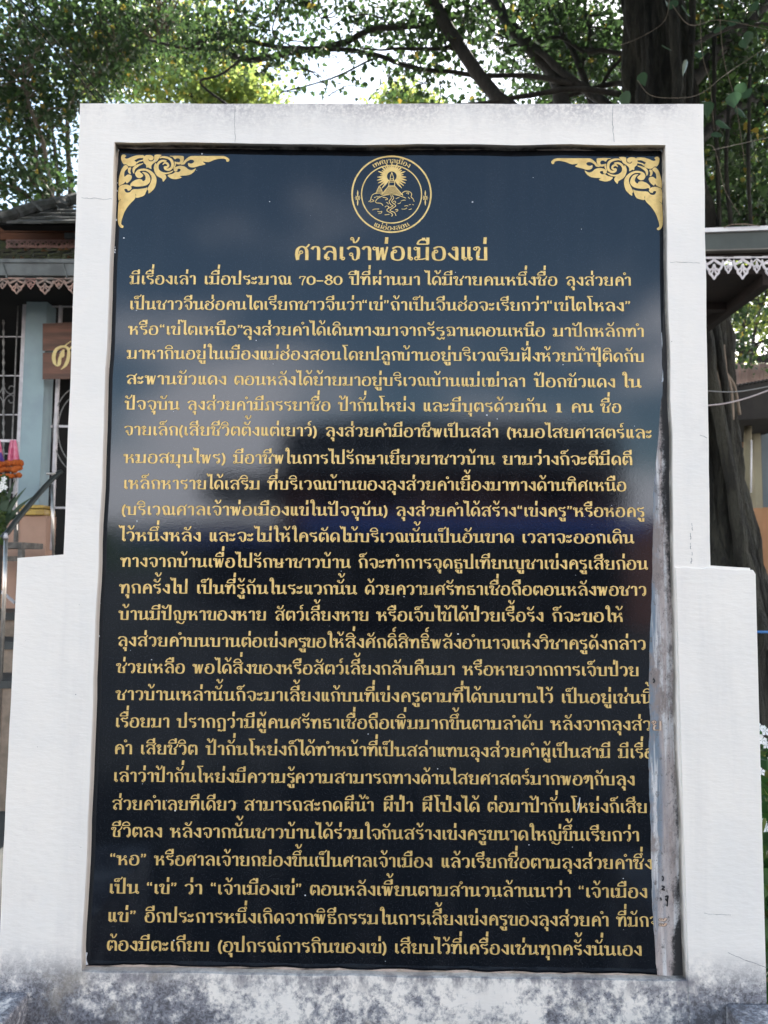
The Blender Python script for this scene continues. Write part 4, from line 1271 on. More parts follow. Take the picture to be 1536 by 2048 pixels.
# single leaves hanging against the white sky
hang = []
for pts in [((560, 95), (640, 98)), ((640, 98), (760, 108)), ((760, 112), (860, 140)), ((860, 140), (1000, 150)), ((590, 105), (640, 98)), ((700, 150), (760, 115)), ((860, 205), (1000, 195))]:
    for _ in range(16):
        t = rg.uniform(); x = pts[0][0] * (1 - t) + pts[1][0] * t; y = pts[0][1] * (1 - t) + pts[1][1] * t
        hang.append(tuple(V(x + rg.normal() * 6, y + abs(rg.normal()) * 9, 5.9)))
for _ in range(230):
    hang.append(tuple(V(rg.uniform(540, 900), rg.uniform(0, 205) ** 1.0, rg.uniform(5.4, 6.6))))
for _ in range(150):
    hang.append(tuple(V(rg.uniform(760, 1000), rg.uniform(50, 205), rg.uniform(5.4, 6.6))))
cent = np.concatenate([cent, np.array(hang)])
vv, ff = leaf_cloud(cent, 0.058, 8)
# unseen extension of the crown, added overhead to shade everything behind the slab
rg2 = np.random.default_rng(99)
up = []
for _ in range(820):
    y = rg2.uniform(0.7, 7.6)
    zlow = 1.55 + (y + 1.56) * 0.90 + 0.8
    c = np.array([rg2.uniform(-7.5, 8.5), y, zlow + rg2.uniform(0.0, 1.6)])
    up.append(c + rg2.normal(size=(46, 3)) * np.array([0.34, 0.34, 0.2]))
v2, f2 = leaf_cloud(np.concatenate(up), 0.13, 12)
ff = np.concatenate([ff, f2 + len(vv)]); vv = np.concatenate([vv, v2])
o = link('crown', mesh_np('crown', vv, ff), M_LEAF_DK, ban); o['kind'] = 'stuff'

# large near leaves of the vine on the trunk: each its own leaf
def big_leaf_mesh():
    pts = [(0, 0, 0), (-0.26, 0.02, .03), (-0.46, 0.22, .07), (-0.44, 0.5, .08), (-0.22, 0.82, .04), (0, 1.12, -.06), (0.22, 0.82, .04), (0.44, 0.5, .08), (0.46, 0.22, .07), (0.26, 0.02, .03), (0, .5, -.02)]
    me = bpy.data.meshes.new('leaf')
    me.from_pydata(pts, [], [(10, i, i + 1) for i in range(0, 9)] + [(10, 9, 0)])
    me.polygons.foreach_set('use_smooth', [True] * 10)
    me.materials.append(M_LEAF_BIG)
    return me


BLM = big_leaf_mesh()
M_VINE = simple('vine_stem', (0.16, 0.13, 0.10), (0.10, 0.085, 0.065), 0.8, 20)
vine = empty('climbing_vine', V(1440, 300, 2.6), 'wiry climbing vine with large dull green leaves dangling beside the slab top corner', 'vine')
vp = [[(1340, -20, 2.5), (1330, 40, 2.2), (1280, 75, 2), (1240, 90, 1.6)], [(1345, 10, 2.5), (1380, 50, 2.4), (1440, 40, 2.2), (1540, 60, 2)],
      [(1275, 160, 1.8), (1300, 190, 2), (1350, 196, 2), (1400, 188, 2), (1450, 150, 2), (1540, 90, 2)], [(1425, 300, 2), (1470, 290, 2.4), (1536, 275, 2)],
      [(1440, 40, 2), (1448, 120, 2), (1470, 200, 2.2), (1480, 260, 2), (1490, 330, 1.5)], [(1400, 30, 2), (1405, 110, 2), (1420, 170, 2), (1428, 260, 1.6)],
      [(1412, 290, 2), (1430, 300, 2), (1450, 380, 2), (1480, 430, 1.5)]]
for i, pts in enumerate(vp):
    P, R_ = limb(pts, 2.4, 2.9, i)
    MB().tube(P, [r_ * 0.6 for r_ in R_], k=6).build('stem', M_VINE, vine, smooth=True)
spots = [(1375, 130, 30), (1325, 97, 24), (1280, 155, 26), (1245, 195, 30), (1415, 212, 30), (1435, 250, 34), (1465, 195, 34), (1440, 60, 26), (1365, 20, 30), (1350, 8, 26), (1480, 175, 30),
         (1475, 225, 32), (1490, 190, 26), (1400, 110, 22), (1500, 70, 26), (1420, 20, 26), (1450, 10, 26), (1330, 8, 24), (1505, 15, 24), (1468, 45, 24), (1485, 85, 22), (1428, 272, 26)]
for i, (x, y, s) in enumerate(spots):
    o = bpy.data.objects.new('leaf', BLM); COL.objects.link(o); o.parent = vine
    Y = RNG.uniform(2.3, 2.9)
    o.location = V(x, y - s * 0.3, Y) - vine.location
    o.rotation_euler = (math.radians(RNG.uniform(-130, -55)), RNG.uniform(-0.6, 0.6), RNG.uniform(-1.0, 1.0))
    o.scale = (s * px_m(Y) * 0.95,) * 3

# 2 -- bright airy tree behind left: pale slender stems, sunlit yellow-green crown
build_tree('slender_tree', 'slender pale-stemmed tree left behind the slab, its crown glowing yellow green against the sun',
           [([(112, 1500, 16), (110, 900, 14), (105, 520, 13), (98, 400, 12), (72, 320, 10), (60, 240, 8), (45, 150, 6)], 8.6, 8.6),
            ([(108, 560, 11), (105, 400, 11), (95, 340, 9), (85, 280, 8), (62, 220, 7), (50, 160, 5)], 8.4, 8.2),
            ([(120, 520, 10), (118, 420, 10), (110, 300, 8), (95, 230, 7), (80, 150, 5)], 8.8, 9.2),
            ([(90, 400, 8), (50, 340, 7), (20, 300, 6), (-20, 260, 4)], 8.5, 8.0),
            ([(140, 500, 13), (142, 380, 12), (135, 290, 10), (138, 200, 8), (150, 100, 6)], 8.9, 9.4),
            ([(70, 320, 7), (110, 250, 6), (160, 190, 5), (230, 120, 4), (330, 60, 3)], 8.5, 9.0),
            ([(85, 420, 8), (40, 380, 7), (10, 370, 6), (-30, 355, 4)], 8.4, 8.0)],
           [(90, 110, 8.8, 190, 160, 1.3, 105, 42, 0.20), (60, 260, 8.6, 120, 110, 0.9, 42, 42, 0.18), (60, 370, 8.2, 100, 60, 0.7, 18, 42, 0.16),
            (230, 60, 9.2, 220, 100, 1.3, 78, 44, 0.22), (-120, 150, 8.6, 160, 260, 1.2, 60, 44, 0.22), (120, -200, 8.8, 420, 180, 1.6, 120, 44, 0.28)],
           0.068, M_LEAF_DK, M_BARK_PALE, 31, LEFTG, Vector((V(112, 1400, 8.6).x, 8.6, 0)), 0.007)
# 3 -- farther tree whose crown fills the gap above the slab's left half
build_tree('broadleaf_tree', 'bright leafy tree standing farther back above the left half of the slab top',
           [([(430, 1400, 26), (428, 700, 24), (420, 420, 22), (400, 260, 18), (380, 150, 12), (360, 60, 8)], 13, 13),
            ([(415, 320, 14), (470, 220, 11), (510, 160, 8), (540, 130, 5)], 13, 12.6),
            ([(405, 300, 14), (340, 210, 11), (280, 150, 8), (220, 100, 5)], 13, 13.4)],
           [(400, 150, 13, 170, 90, 1.6, 84, 46, 0.24), (250, 160, 13.4, 150, 90, 1.4, 50, 46, 0.24), (470, 190, 12.6, 90, 50, 1.0, 60, 44, 0.22), (330, 60, 13.5, 160, 80, 1.6, 70, 46, 0.26)],
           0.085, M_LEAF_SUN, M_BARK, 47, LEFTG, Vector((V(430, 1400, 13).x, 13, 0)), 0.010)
build_tree('broadleaf_tree', 'small sunlit tree top showing just above the middle of the slab against white sky',
           [([(800, 1350, 20), (800, 700, 18), (795, 400, 14), (790, 260, 10), (785, 180, 6)], 15, 15),
            ([(795, 300, 9), (830, 230, 7), (850, 180, 4)], 15, 15)],
           [(790, 200, 15, 40, 40, 0.8, 26, 40, 0.2), (850, 205, 15, 40, 22, 0.6, 10, 40, 0.18), (800, 300, 15, 90, 60, 0.8, 30, 40, 0.2)],
           0.085, M_LEAF_SUN, M_BARK, 51, LEFTG, Vector((V(800, 1350, 15).x, 15, 0)), 0.010)
# 4 -- trees on the far right seen under the pavilion roof
build_tree('broadleaf_tree', 'sunlit tree with thin dark stems seen under the right pavilion roof',
           [([(1475, 1300, 16), (1476, 900, 14), (1480, 760, 10), (1484, 690, 9), (1490, 600, 7), (1500, 480, 5)], 12, 12),
            ([(1490, 1200, 10), (1493, 790, 8), (1502, 720, 7), (1515, 640, 6), (1540, 560, 5)], 11.5, 11.5),
            ([(1482, 720, 7), (1510, 690, 6), (1560, 670, 5)], 12, 11.5)],
           [(1500, 620, 12, 70, 90, 1.2, 46, 40, 0.2), (1470, 740, 13, 60, 40, 1.0, 16, 36, 0.2), (1530, 760, 14, 60, 40, 1.0, 16, 36, 0.2), (1480, 350, 12.5, 110, 220, 1.2, 90, 44, 0.24), (1640, 500, 12, 110, 260, 1.2, 50, 44, 0.24)],
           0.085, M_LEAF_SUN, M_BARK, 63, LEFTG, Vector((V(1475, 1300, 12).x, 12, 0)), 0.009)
build_tree('broadleaf_tree', 'dense dark tree filling the gap between the banyan limbs right of centre',
           [([(1120, 1350, 30), (1118, 700, 26), (1115, 400, 22), (1110, 240, 16), (1100, 120, 10)], 12.5, 12.5),
            ([(1112, 300, 14), (1180, 200, 10), (1230, 120, 7)], 12.5, 12.5)],
           [(1120, 120, 12.5, 140, 130, 1.4, 80, 40, 0.22), (1040, 60, 12.5, 110, 90, 1.0, 26, 36, 0.2), (1440, 150, 13, 150, 200, 1.4, 90, 44, 0.24), (1220, 190, 12.5, 100, 60, 1.2, 26, 36, 0.22)],
           0.085, M_LEAF_DK, M_BARK, 71, LEFTG, Vector((V(1120, 1350, 12.5).x, 12.5, 0)), 0.010)

# overhead wires
M_WIRE = simple('black_cable', (0.004, 0.004, 0.004), (0.005, 0.005, 0.005), 1.0)
M_WIRE_P = simple('pinkish_grey_cable', (0.42, 0.36, 0.37), (0.34, 0.29, 0.3), 0.5)
M_WIRE_G = simple('grey_cable', (0.16, 0.16, 0.16), (0.2, 0.2, 0.2), 0.5)


def cable(pts, Y0, Y1, w, mat, label, name='overhead_cable', cat='cable'):
    P, _ = limb([(x, y, w) for x, y in pts], Y0, Y1, 0, 10)
    P = [Vector(V(*q[:2], Y0 + (Y1 - Y0) * i / (len(smooth_path([(x, y, w) for x, y in pts], 10)) - 1))) for i, q in enumerate(smooth_path([(x, y, w) for x, y in pts], 10))]
    o_ = MB().tube(P, w / 2 * px_m((Y0 + Y1) / 2), k=6).build(name, mat, smooth=True)
    return tag(o_, label, cat)


cable([(-20, -20), (21, 0), (120, 112), (195, 200), (300, 320)], 5.2, 5.6, 2.6, M_WIRE, 'thin black wire slanting down the leaves at far left, the lower of two')
cable([(10, -30), (42, 0), (120, 92), (200, 190), (300, 310)], 5.0, 5.4, 2.6, M_WIRE, 'thin black wire slanting down the leaves at far left, the upper of two')
cable([(1380, 780), (1415, 782), (1460, 784), (1500, 780), (1560, 768)], 2.8, 3.0, 2.4, M_WIRE_G, 'thin grey cable sagging across the banyan trunk above the pinkish one')
cable([(1380, 813), (1415, 811), (1455, 806), (1500, 794), (1560, 772)], 2.7, 2.9, 3.0, M_WIRE_P, 'pinkish grey cable sagging across the banyan trunk below the grey one')
# ------------------------------------------------------------ left: shrine pavilion
M_BLUE = simple('pale_blue_painted_render', (0.27, 0.37, 0.41), (0.23, 0.31, 0.36), 0.7, 3)
M_PEACH = simple('peach_painted_render', (0.46, 0.29, 0.22), (0.38, 0.24, 0.18), 0.75, 3)
M_GOLDTRIM = simple('gold_painted_moulding', (0.45, 0.30, 0.05), (0.33, 0.21, 0.04), 0.45, 12)
M_DARKROOM = simple('painted_interior_shade', (0.008, 0.008, 0.009), (0.005, 0.005, 0.006), 0.9, 3)  # shade of unlit rooms put into a near-black colour
M_WHITEIRON = simple('white_painted_iron', (0.62, 0.60, 0.64), (0.5, 0.49, 0.53), 0.5, 20)
M_GREYIRON = simple('grey_wrought_iron', (0.22, 0.22, 0.22), (0.12, 0.12, 0.12), 0.5, 40)
M_STEEL = simple('brushed_steel', (0.5, 0.48, 0.46), (0.4, 0.38, 0.36), 0.3, 30, metallic=0.9)
M_RAIL = simple('black_handrail', (0.02, 0.025, 0.024), (0.03, 0.035, 0.033), 0.4)
M_WOOD = simple('brown_plank_wood', (0.15, 0.065, 0.042), (0.07, 0.034, 0.024), 0.6, 16, bmp=0.4, stretch=(0.12, 1, 1))
M_RUST = simple('rust_orange_board', (0.20, 0.065, 0.022), (0.11, 0.04, 0.02), 0.7, 5, stretch=(0.3, 1, 1))
M_TILE = simple('mossy_grey_roof_tile', (0.09, 0.093, 0.095), (0.04, 0.043, 0.038), 0.8, 9, bmp=0.5)
M_TILE_DK = simple('dark_mossy_tile', (0.045, 0.045, 0.038), (0.06, 0.075, 0.03), 0.9, 14, bmp=0.6)
M_GUTTER = simple('weathered_zinc_gutter', (0.13, 0.15, 0.16), (0.075, 0.085, 0.09), 0.5, 7, metallic=0.2, bmp=0.2)
M_LACE_PINK = simple('pink_brown_fretwork', (0.34, 0.19, 0.165), (0.20, 0.115, 0.10), 0.6, 12)
M_LACE_ZINC = simple('rusty_zinc_fretwork', (0.16, 0.15, 0.14), (0.36, 0.22, 0.18), 0.6, 9, metallic=0.15)
M_LACE_WHITE = simple('white_fretwork', (0.66, 0.63, 0.66), (0.52, 0.49, 0.52), 0.6, 20)
M_DRYLEAF = simple('dry_brown_leaf', (0.34, 0.17, 0.08), (0.22, 0.13, 0.07), 0.8, 20)
M_SIGNY = simple('yellow_sign_letter', (0.66, 0.55, 0.25), (0.6, 0.48, 0.2), 0.5, 15)

D = 4.5          # front plane of the pavilion wall
pav = empty('shrine_pavilion', (V(0, 1300, D).x, D, 0.0), 'low shrine pavilion with pale blue column, peach base and zinc gutter at far left', 'pavilion')
xleft = V(-420, 800, D).x
xright = V(330, 800, D).x
gz = 0.0


def pb(name, mat, px0, py0, px1, py1, Y, dep, parent=pav, bevel=0.0):
    return MB().pbox(px0, py0, px1, py1, Y, dep).build(name, mat, parent, bevel=bevel)


pb('column', M_BLUE, 45, 540, 87.5, 1010, D - 0.06, 0.17, bevel=0.004)
pb('column_base', M_PEACH, 38, 1031, 87.5, 1300, D - 0.065, 0.175)
pb('gold_moulding', M_GOLDTRIM, 38, 1010, 86.5, 1016, D - 0.085, 0.2)
pb('gold_moulding', M_GOLDTRIM, 38, 1018, 88, 1030, D - 0.10, 0.21, bevel=0.006)
pb('dado_wall', M_PEACH, -420, 1034, 38, 1300, D, 0.16)
pb('gold_moulding', M_GOLDTRIM, -420, 1016, 38, 1033, D - 0.03, 0.2)
pb('white_jamb', M_WHITEIRON, 37.5, 560, 44.5, 1016, D + 0.0, 0.1)
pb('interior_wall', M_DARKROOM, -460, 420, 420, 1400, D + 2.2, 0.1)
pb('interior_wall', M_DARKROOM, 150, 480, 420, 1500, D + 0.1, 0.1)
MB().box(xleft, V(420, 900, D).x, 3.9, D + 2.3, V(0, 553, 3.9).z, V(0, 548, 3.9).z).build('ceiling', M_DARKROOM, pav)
# step plinth in front of the door and under the wall
pb('plinth_riser', M_PEACH, -420, 1300, 330, 1560, D - 0.02, 0.2)
M_STEPTILE = simple('beige_step_tile', (0.28, 0.21, 0.16), (0.18, 0.14, 0.105), 0.6, 9, bmp=0.2)
M_STEPEDGE = simple('dark_step_nosing', (0.05, 0.055, 0.055), (0.03, 0.03, 0.03), 0.6)
st = empty('entrance_steps', (V(20, 1400, 3.6).x, 3.6, 0.0), 'beige tiled steps with dark edges climbing to the pavilion at far left', 'steps')
for i, (py0, py1, Y) in enumerate(((1240, 1284, 3.9), (1298, 1360, 3.55), (1376, 1500, 3.2))):
    top = V(0, py0 - 15, Y)
    z1, z0 = V(0, py0, Y).z, 0.0
    MB().box(xleft, V(180, 1200, Y).x, Y, D + 0.05, 0.0, z1).build('step', M_STEPTILE, st)
    MB().box(xleft, V(181, 1200, Y).x, Y - 0.02, D - 0.1, z1, top.z).build('step_edge', M_STEPEDGE, st)
# window grille at far left
gr = MB()
for px in (7, -70):
    n = 60
    pts = [V(px, 640 + (1005 - 640) * i / n, D + 0.02) for i in range(n + 1)]
    gr = MB().tube(pts, [0.0075 * (1 + 0.55 * math.sin(i * 1.9)) for i in range(n + 1)], k=5)
    gr.build('twisted_bar', M_GREYIRON, pav)
    for sgn in (1, -1):
        for up in (1, -1):
            c = []
            for t in range(16):
                a = t / 15 * 4.6
                r = 9.5 * (1 - t / 22)
                c.append((px + sgn * (15 + 0 - r * math.cos(a + 0.5) * 0.95 + 0), 789 - up * (7 + r * math.sin(a - 0.8)), 2))
            cpts = [(px, 789 - up * 24), (px + sgn * 3, 789 - up * 10), (px + sgn * 12, 789 - up * 1.5), (px + sgn * 20, 789 - up * 4), (px + sgn * 21, 789 - up * 14), (px + sgn * 14, 789 - up * 17), (px + sgn * 10, 789 - up * 11)]
            P = [V(x, y, D + 0.02) for x, y in smooth_path(cpts, 5)]
            MB().tube(P, 0.0045, k=5).build('scroll', M_GREYIRON, pav)
for px in (28, -22, -50, -100):
    pb('upright_bar', M_GREYIRON, px - 1, 560, px + 1, 1010, D + 0.03, 0.008)
for py in (673, 751, 829, 907, 985):
    pb('cross_bar', M_WHITEIRON, -110, py - 1, 44, py + 1, D + 0.04, 0.008)
# door right of the column
pb('door_post', M_WHITEIRON, 108.5, 560, 114, 1100, D + 0.02, 0.03)
for py in (592, 612, 853, 1016):
    pb('door_rail', M_WHITEIRON, 101, py - 2, 330, py + 2, D + 0.03, 0.02)
for k, r in enumerate((44, 54)):
    P = [V(160 - r * math.cos(a), 860 - (r * 1.6) * math.sin(a), D + 0.03) for a in [(-1.5 + 3.0 * i / 24) for i in range(25)]]
    MB().tube(P, 0.005, k=5).build('curved_bar', M_GREYIRON, pav)
# wooden name board
sg = empty('wooden_sign', (V(130, 700, D - 0.16).x, D - 0.16, V(130, 700, D - 0.16).z), 'brown plank signboard with a yellow carved letter half hidden behind the slab frame', 'sign')
for (a, b_) in ((645.5, 702), (704, 759)):
    x0 = 85
    MB().add([tuple(V(85, b_, D - 0.16)), tuple(V(330, b_ - 6, D - 0.16)), tuple(V(330, a - 9, D - 0.16)), tuple(V(85.5, a + 1.5, D - 0.16)),
              tuple(V(85, b_, D - 0.13)), tuple(V(330, b_ - 6, D - 0.13)), tuple(V(330, a - 9, D - 0.13)), tuple(V(85.5, a + 1.5, D - 0.13))],
             [(0, 1, 2, 3), (4, 7, 6, 5), (0, 4, 5, 1), (1, 5, 6, 2), (2, 6, 7, 3), (3, 7, 4, 0)]).build('plank', M_WOOD, sg)
sl = MB()
SY = D - 0.166
CV = lambda a, b_: (a, b_)
ribbon_px(sl, [(143, 682), (134, 688), (130, 692), (121, 694), (112, 700), (107.5, 712), (109, 725), (113, 732)], [1.5, 2, 3, 5, 6.5, 7.5, 6.5, 1], CV, SY)
ribbon_px(sl, [(113, 732), (118, 728), (120, 716), (124, 706), (128, 699)], [2, 7, 6, 3, 1], CV, SY - 0.0004)
ribbon_px(sl, [(128, 699), (125, 706), (124, 711), (125, 715)], [3, 8, 10, 6], CV, SY - 0.0008)
ribbon_px(sl, [(128, 693), (135, 696), (137.5, 704), (136, 718), (131, 730), (122, 739)], [4, 5, 6, 7, 6, 1], CV, SY - 0.0012)
ribbon_px(sl, [(137, 700), (150, 690), (165, 696), (172, 712), (168, 728)], [2, 5, 6, 6, 5], CV, SY - 0.0002)
sl.build('yellow_letter', M_SIGNY, sg)

# roof: gutter, fretwork, tiles
RY = 3.75
roof_x0, roof_x1 = V(-420, 530, RY).x, V(330, 530, RY).x
z_gt, z_gb = V(70, 519, RY).z, V(70, 556, RY).z
gm = MB().prism([(0, 0)] * 0 or [(roof_x0, z_gb + 0.02), (roof_x0, z_gt), (roof_x1, z_gt), (roof_x1, z_gb + 0.02)], RY, RY + 0.14)
gm.build('gutter', M_GUTTER, pav)
MB().add([(roof_x0, RY - 0.012, z_gt - 0.028), (roof_x1, RY - 0.012, z_gt - 0.028), (roof_x1, RY - 0.012, z_gt), (roof_x0, RY - 0.012, z_gt),
          (roof_x0, RY - 0.001, z_gt - 0.028), (roof_x1, RY - 0.001, z_gt - 0.028), (roof_x1, RY - 0.001, z_gt), (roof_x0, RY - 0.001, z_gt)],
         [(0, 1, 2, 3), (4, 7, 6, 5), (0, 4, 5, 1), (3, 2, 6, 7)]).build('gutter_lip', M_GUTTER, pav)
for a, b_ in (((4, 523), (14, 556)), ((126, 526), (134, 556))):
    P = [V(*a, RY - 0.006), V(*b_, RY - 0.006)]
    MB().tube(P, 0.006, k=5).build('gutter_seam', M_GUTTER, pav)


def fretwork(mb, cx, y0, w, h, conv, Y, seed=0, big=True, thick=1.0):
    """cut-out pendant: leaf outlines and holes, made of ribbons (px units)"""
    k = [0]
    def rb(pts, ww):
        k[0] += 1
        ribbon_px(mb, [(cx + x * w, y0 + y * h) for x, y in pts], [v * w * thick for v in ww], conv, Y - 0.0003 * (k[0] % 7), 4)
    for s in (1, -1):
        rb([(0.0 * s, 0.02), (0.25 * s, 0.02), (0.5 * s, 0.02)], [0.10, 0.10, 0.10])
        rb([(0.0, 0.1), (0.2 * s, 0.22), (0.42 * s, 0.30), (0.5 * s, 0.14)], [0.10, 0.12, 0.10, 0.06])
        rb([(0.46 * s, 0.32), (0.36 * s, 0.50), (0.22 * s, 0.56), (0.08 * s, 0.46)], [0.10, 0.11, 0.10, 0.05])
        rb([(0.28 * s, 0.54), (0.25 * s, 0.70), (0.12 * s, 0.80), (0.0 * s, 0.98)], [0.08, 0.10, 0.10, 0.06])
        rb([(0.0, 0.3), (0.06 * s, 0.45), (0.06 * s, 0.60), (0.14 * s, 0.72)], [0.07, 0.07, 0.07, 0.07])
        rb([(0.5 * s, 0.2), (0.5 * s, 0.36)], [0.05, 0.07])
    return mb


def solidify(mb, dy):
    n = len(mb.v)
    v2 = [(x, y + dy, z) for x, y, z in mb.v]
    mb.f += [tuple(i + n for i in reversed(f)) for f in mb.f]
    mb.v += v2
    return mb


for i in range(-6, 6):
    cx = 33 + i * 56.5
    solidify(fretwork(MB(), cx, 556, 34, 32 + (i % 2) * 1, CV, RY - 0.005), 0.006).build('lace_pendant', M_LACE_ZINC, pav)
    solidify(fretwork(MB(), cx + 28, 557, 20, 21, CV, RY - 0.004), 0.006).build('lace_pendant', M_LACE_ZINC if i % 2 else M_LACE_PINK, pav)
# lower tile skirt behind the gutter
RS = 3.9
rows_ = [(516, 3.92), (509, 4.12), (501, 4.30)]
for r, (py, Yt) in enumerate(rows_):
    x = -420
    kk = 0
    while x < 330:
        w = 30 + RNG.uniform(-1.5, 1.5)
        jz = RNG.uniform(-0.8, 0.8)
        a = V(x, py + 4 + jz, Yt); b_ = V(x + w - 0.8, py - 4 + jz, Yt + 0.22)
        tb = MB(); zz = a.z
        tb.add([(a.x, Yt, zz), (b_.x, Yt, zz), (b_.x, Yt + 0.24, zz + 0.12), (a.x, Yt + 0.24, zz + 0.12),
                (a.x, Yt, zz + 0.022), (b_.x, Yt, zz + 0.022), (b_.x, Yt + 0.24, zz + 0.142), (a.x, Yt + 0.24, zz + 0.142)],
               [(0, 3, 2, 1), (4, 5, 6, 7), (0, 1, 5, 4), (1, 2, 6, 5), (3, 0, 4, 7)])
        tb.build('roof_tile', M_TILE_DK, pav)
        x += w
# clerestory boards and pink fretwork band
CY = 4.55
for a, b_ in ((450, 465), (466, 480)):
    pb('clerestory_board', M_RUST, 0, a, 330, b_ - 0.3, CY, 0.04)
pb('clerestory_board', M_TILE_DK, -420, 480, 330, 500, CY + 0.02, 0.04)
for i in range(0, 9):
    cx = 12 + i * 42.5 + 21
    mb = MB(); Yf = CY - 0.02
    for s in (1, -1):
        ribbon_px(mb, [(cx, 480.5), (cx + s * 21, 480.5)], [3, 3], CV, Yf, 1)
        ribbon_px(mb, [(cx + s * 3, 495), (cx + s * 10, 493), (cx + s * 17, 493), (cx + s * 21, 496)], [3, 4, 4, 4], CV, Yf - 0.0005)
        ribbon_px(mb, [(cx, 483), (cx + s * 5, 487), (cx + s * 4, 491), (cx, 495)], [3, 3, 3, 3], CV, Yf - 0.001)
        ribbon_px(mb, [(cx + s * 5, 487), (cx + s * 10, 483), (cx + s * 15, 487), (cx + s * 12, 491), (cx + s * 8, 489)], [2.4, 2.4, 2.4, 2.4, 2], CV, Yf - 0.0015)
        ribbon_px(mb, [(cx + s * 21, 482), (cx + s * 18.5, 487), (cx + s * 20, 493)], [3, 2.4, 3], CV, Yf - 0.002)
    solidify(mb, 0.01).build('fretwork_panel', M_LACE_PINK, pav)
# upper roof: courses of dark tiles and the slanting hip ridge
UY = 4.2
for r, py in enumerate((447, 439, 431, 424, 417, 410)):
    Yt = UY + r * 0.22
    x = (8 if r == 0 else 10 + r * 22)
    xs = max(0, 6 + r * 22) + 6
    while xs < 330:
        w = 34 + RNG.uniform(-3, 3)
        a = V(xs, py, Yt); b_ = V(xs + w - 0.7, py, Yt); zz = a.z + RNG.uniform(-0.004, 0.004)
        tb = MB().add([(a.x, Yt, zz), (b_.x, Yt, zz), (b_.x, Yt + 0.3, zz + 0.16), (a.x, Yt + 0.3, zz + 0.16),
                (a.x, Yt, zz + 0.02), (b_.x, Yt, zz + 0.02), (b_.x, Yt + 0.3, zz + 0.18), (a.x, Yt + 0.3, zz + 0.18)],
               [(0, 3, 2, 1), (4, 5, 6, 7), (0, 1, 5, 4), (1, 2, 6, 5), (3, 0, 4, 7)])
        tb.build('roof_tile', M_TILE, pav)
        xs += w
hp = [(-40, 449), (-6, 438), (30, 428), (66, 415), (104, 408), (134, 402), (170, 392), (250, 370)]
for i in range(len(hp) - 1):
    (x0, y0), (x1, y1) = hp[i], hp[i + 1]
    Ya, Yb = UY + i * 0.16 - 0.05, UY + (i + 1) * 0.16 - 0.05
    P = [V(x0, y0, Ya), V(x1, y1 - 1, Yb)]
    MB().tube(P, [0.052, 0.044], k=8).build('ridge_tile', M_TILE, pav, smooth=False)
for (x0, y0, x1, y1, w) in ((64, 402, 85, 422, 6), (112, 410, 126, 428, 2), (120, 400, 136, 408, 6)):
    MB().tube([V(x0, y0, UY + 0.2), V(x1, y1, UY + 0.1)], w / 2 * px_m(UY), k=5).build('ridge_clip', M_TILE, pav)
# fascia below upper roof
pb('upper_fascia', M_DARKROOM, -4, 446, 330, 451, UY + 0.1, 0.1)
# aluminium bracket on the boards
pb('junction_box', M_GUTTER, 128, 465, 147, 475, CY - 0.06, 0.05, bevel=0.004)
dl = MB()
for (x, y, s) in ((90, 502, 9), (122, 500, 8), (45, 516, 5), (30, 517, 7), (140, 515, 7), (52, 500, 4), (134, 499, 6)):
    p = V(x, y, 3.95)
    m_ = px_m(3.95)
    dl.add([(p.x - s * m_, p.y, p.z - 0.004), (p.x, p.y - 0.03, p.z + 0.004), (p.x + s * m_, p.y, p.z - 0.003), (p.x, p.y + 0.02, p.z + s * 0.35 * m_)], [(0, 1, 2), (0, 2, 3)])
o = dl.build('fallen_leaves', M_DRYLEAF); tag(o, 'dry brown leaves lying on the pavilion gutter', 'leaves', kind='stuff')

# handrail beside the steps
hr = empty('handrail', (V(12, 1280, 3.3).x, 3.3, 0.0), 'black topped steel handrail rising to the pavilion door at far left', 'handrail')
P = smooth_path([V(4, 1076, 3.2), V(14, 1066, 3.22), V(36, 1037, 3.35), V(80, 985, 3.6), V(114, 949, 3.8), V(122, 944, 3.85)], 4)
MB().tube(P, 0.019, k=8).build('rail', M_RAIL, hr, smooth=True)
MB().tube([V(12, 1072, 3.2), V(9, 1180, 3.2), Vector((V(5, 1275, 3.2).x, 3.2, 0.3))], 0.013, k=8).build('post', M_STEEL, hr, smooth=True)
MB().tube([V(11.8, 1066, 3.195), V(11.6, 1077, 3.195)], [0.009, 0.018], k=8).build('post_cap', M_WHITEIRON, hr, smooth=True)
MB().tube([V(103.5, 968, 3.7), V(106, 1040, 3.7), V(107, 1130, 3.7)], 0.010, k=8).build('post', M_STEEL, hr, smooth=True)
MB().tube([V(93, 947, 3.75), V(112, 948, 3.78)], 0.009, k=8).build('stub', M_STEEL, hr, smooth=True)

# offering stand, cloths, marigolds, plants
M_STOOL = simple('weathered_grey_wood', (0.22, 0.21, 0.20), (0.12, 0.115, 0.11), 0.8, 20, bmp=0.3)
M_PINK = simple('glossy_pink_cloth', (0.55, 0.09, 0.20), (0.62, 0.22, 0.32), 0.35, 25)
M_MARI = simple('orange_marigold', (0.55, 0.13, 0.012), (0.32, 0.06, 0.008), 0.8, 120, bmp=0.8)
M_PURPLE = simple('purple_cloth', (0.12, 0.06, 0.30), (0.2, 0.1, 0.4), 0.5, 12)
TY = 3.95
tb = empty('offering_stand', (V(10, 1300, TY).x, TY, 0.0), 'weathered grey stand with white top rail in front of the pavilion window', 'stand')
pb('top_rail', M_WHITEIRON, -110, 878.5, 31, 883.5, TY, 0.02, tb)
pb('leg', M_WHITEIRON, 27.5, 883, 32, 1020, TY, 0.02, tb)
pb('leg', M_STOOL, 28, 1020, 34, 1084, TY, 0.03, tb)
pb('shelf', M_STOOL, -110, 1084, 42, 1096, TY - 0.1, 0.35, tb)
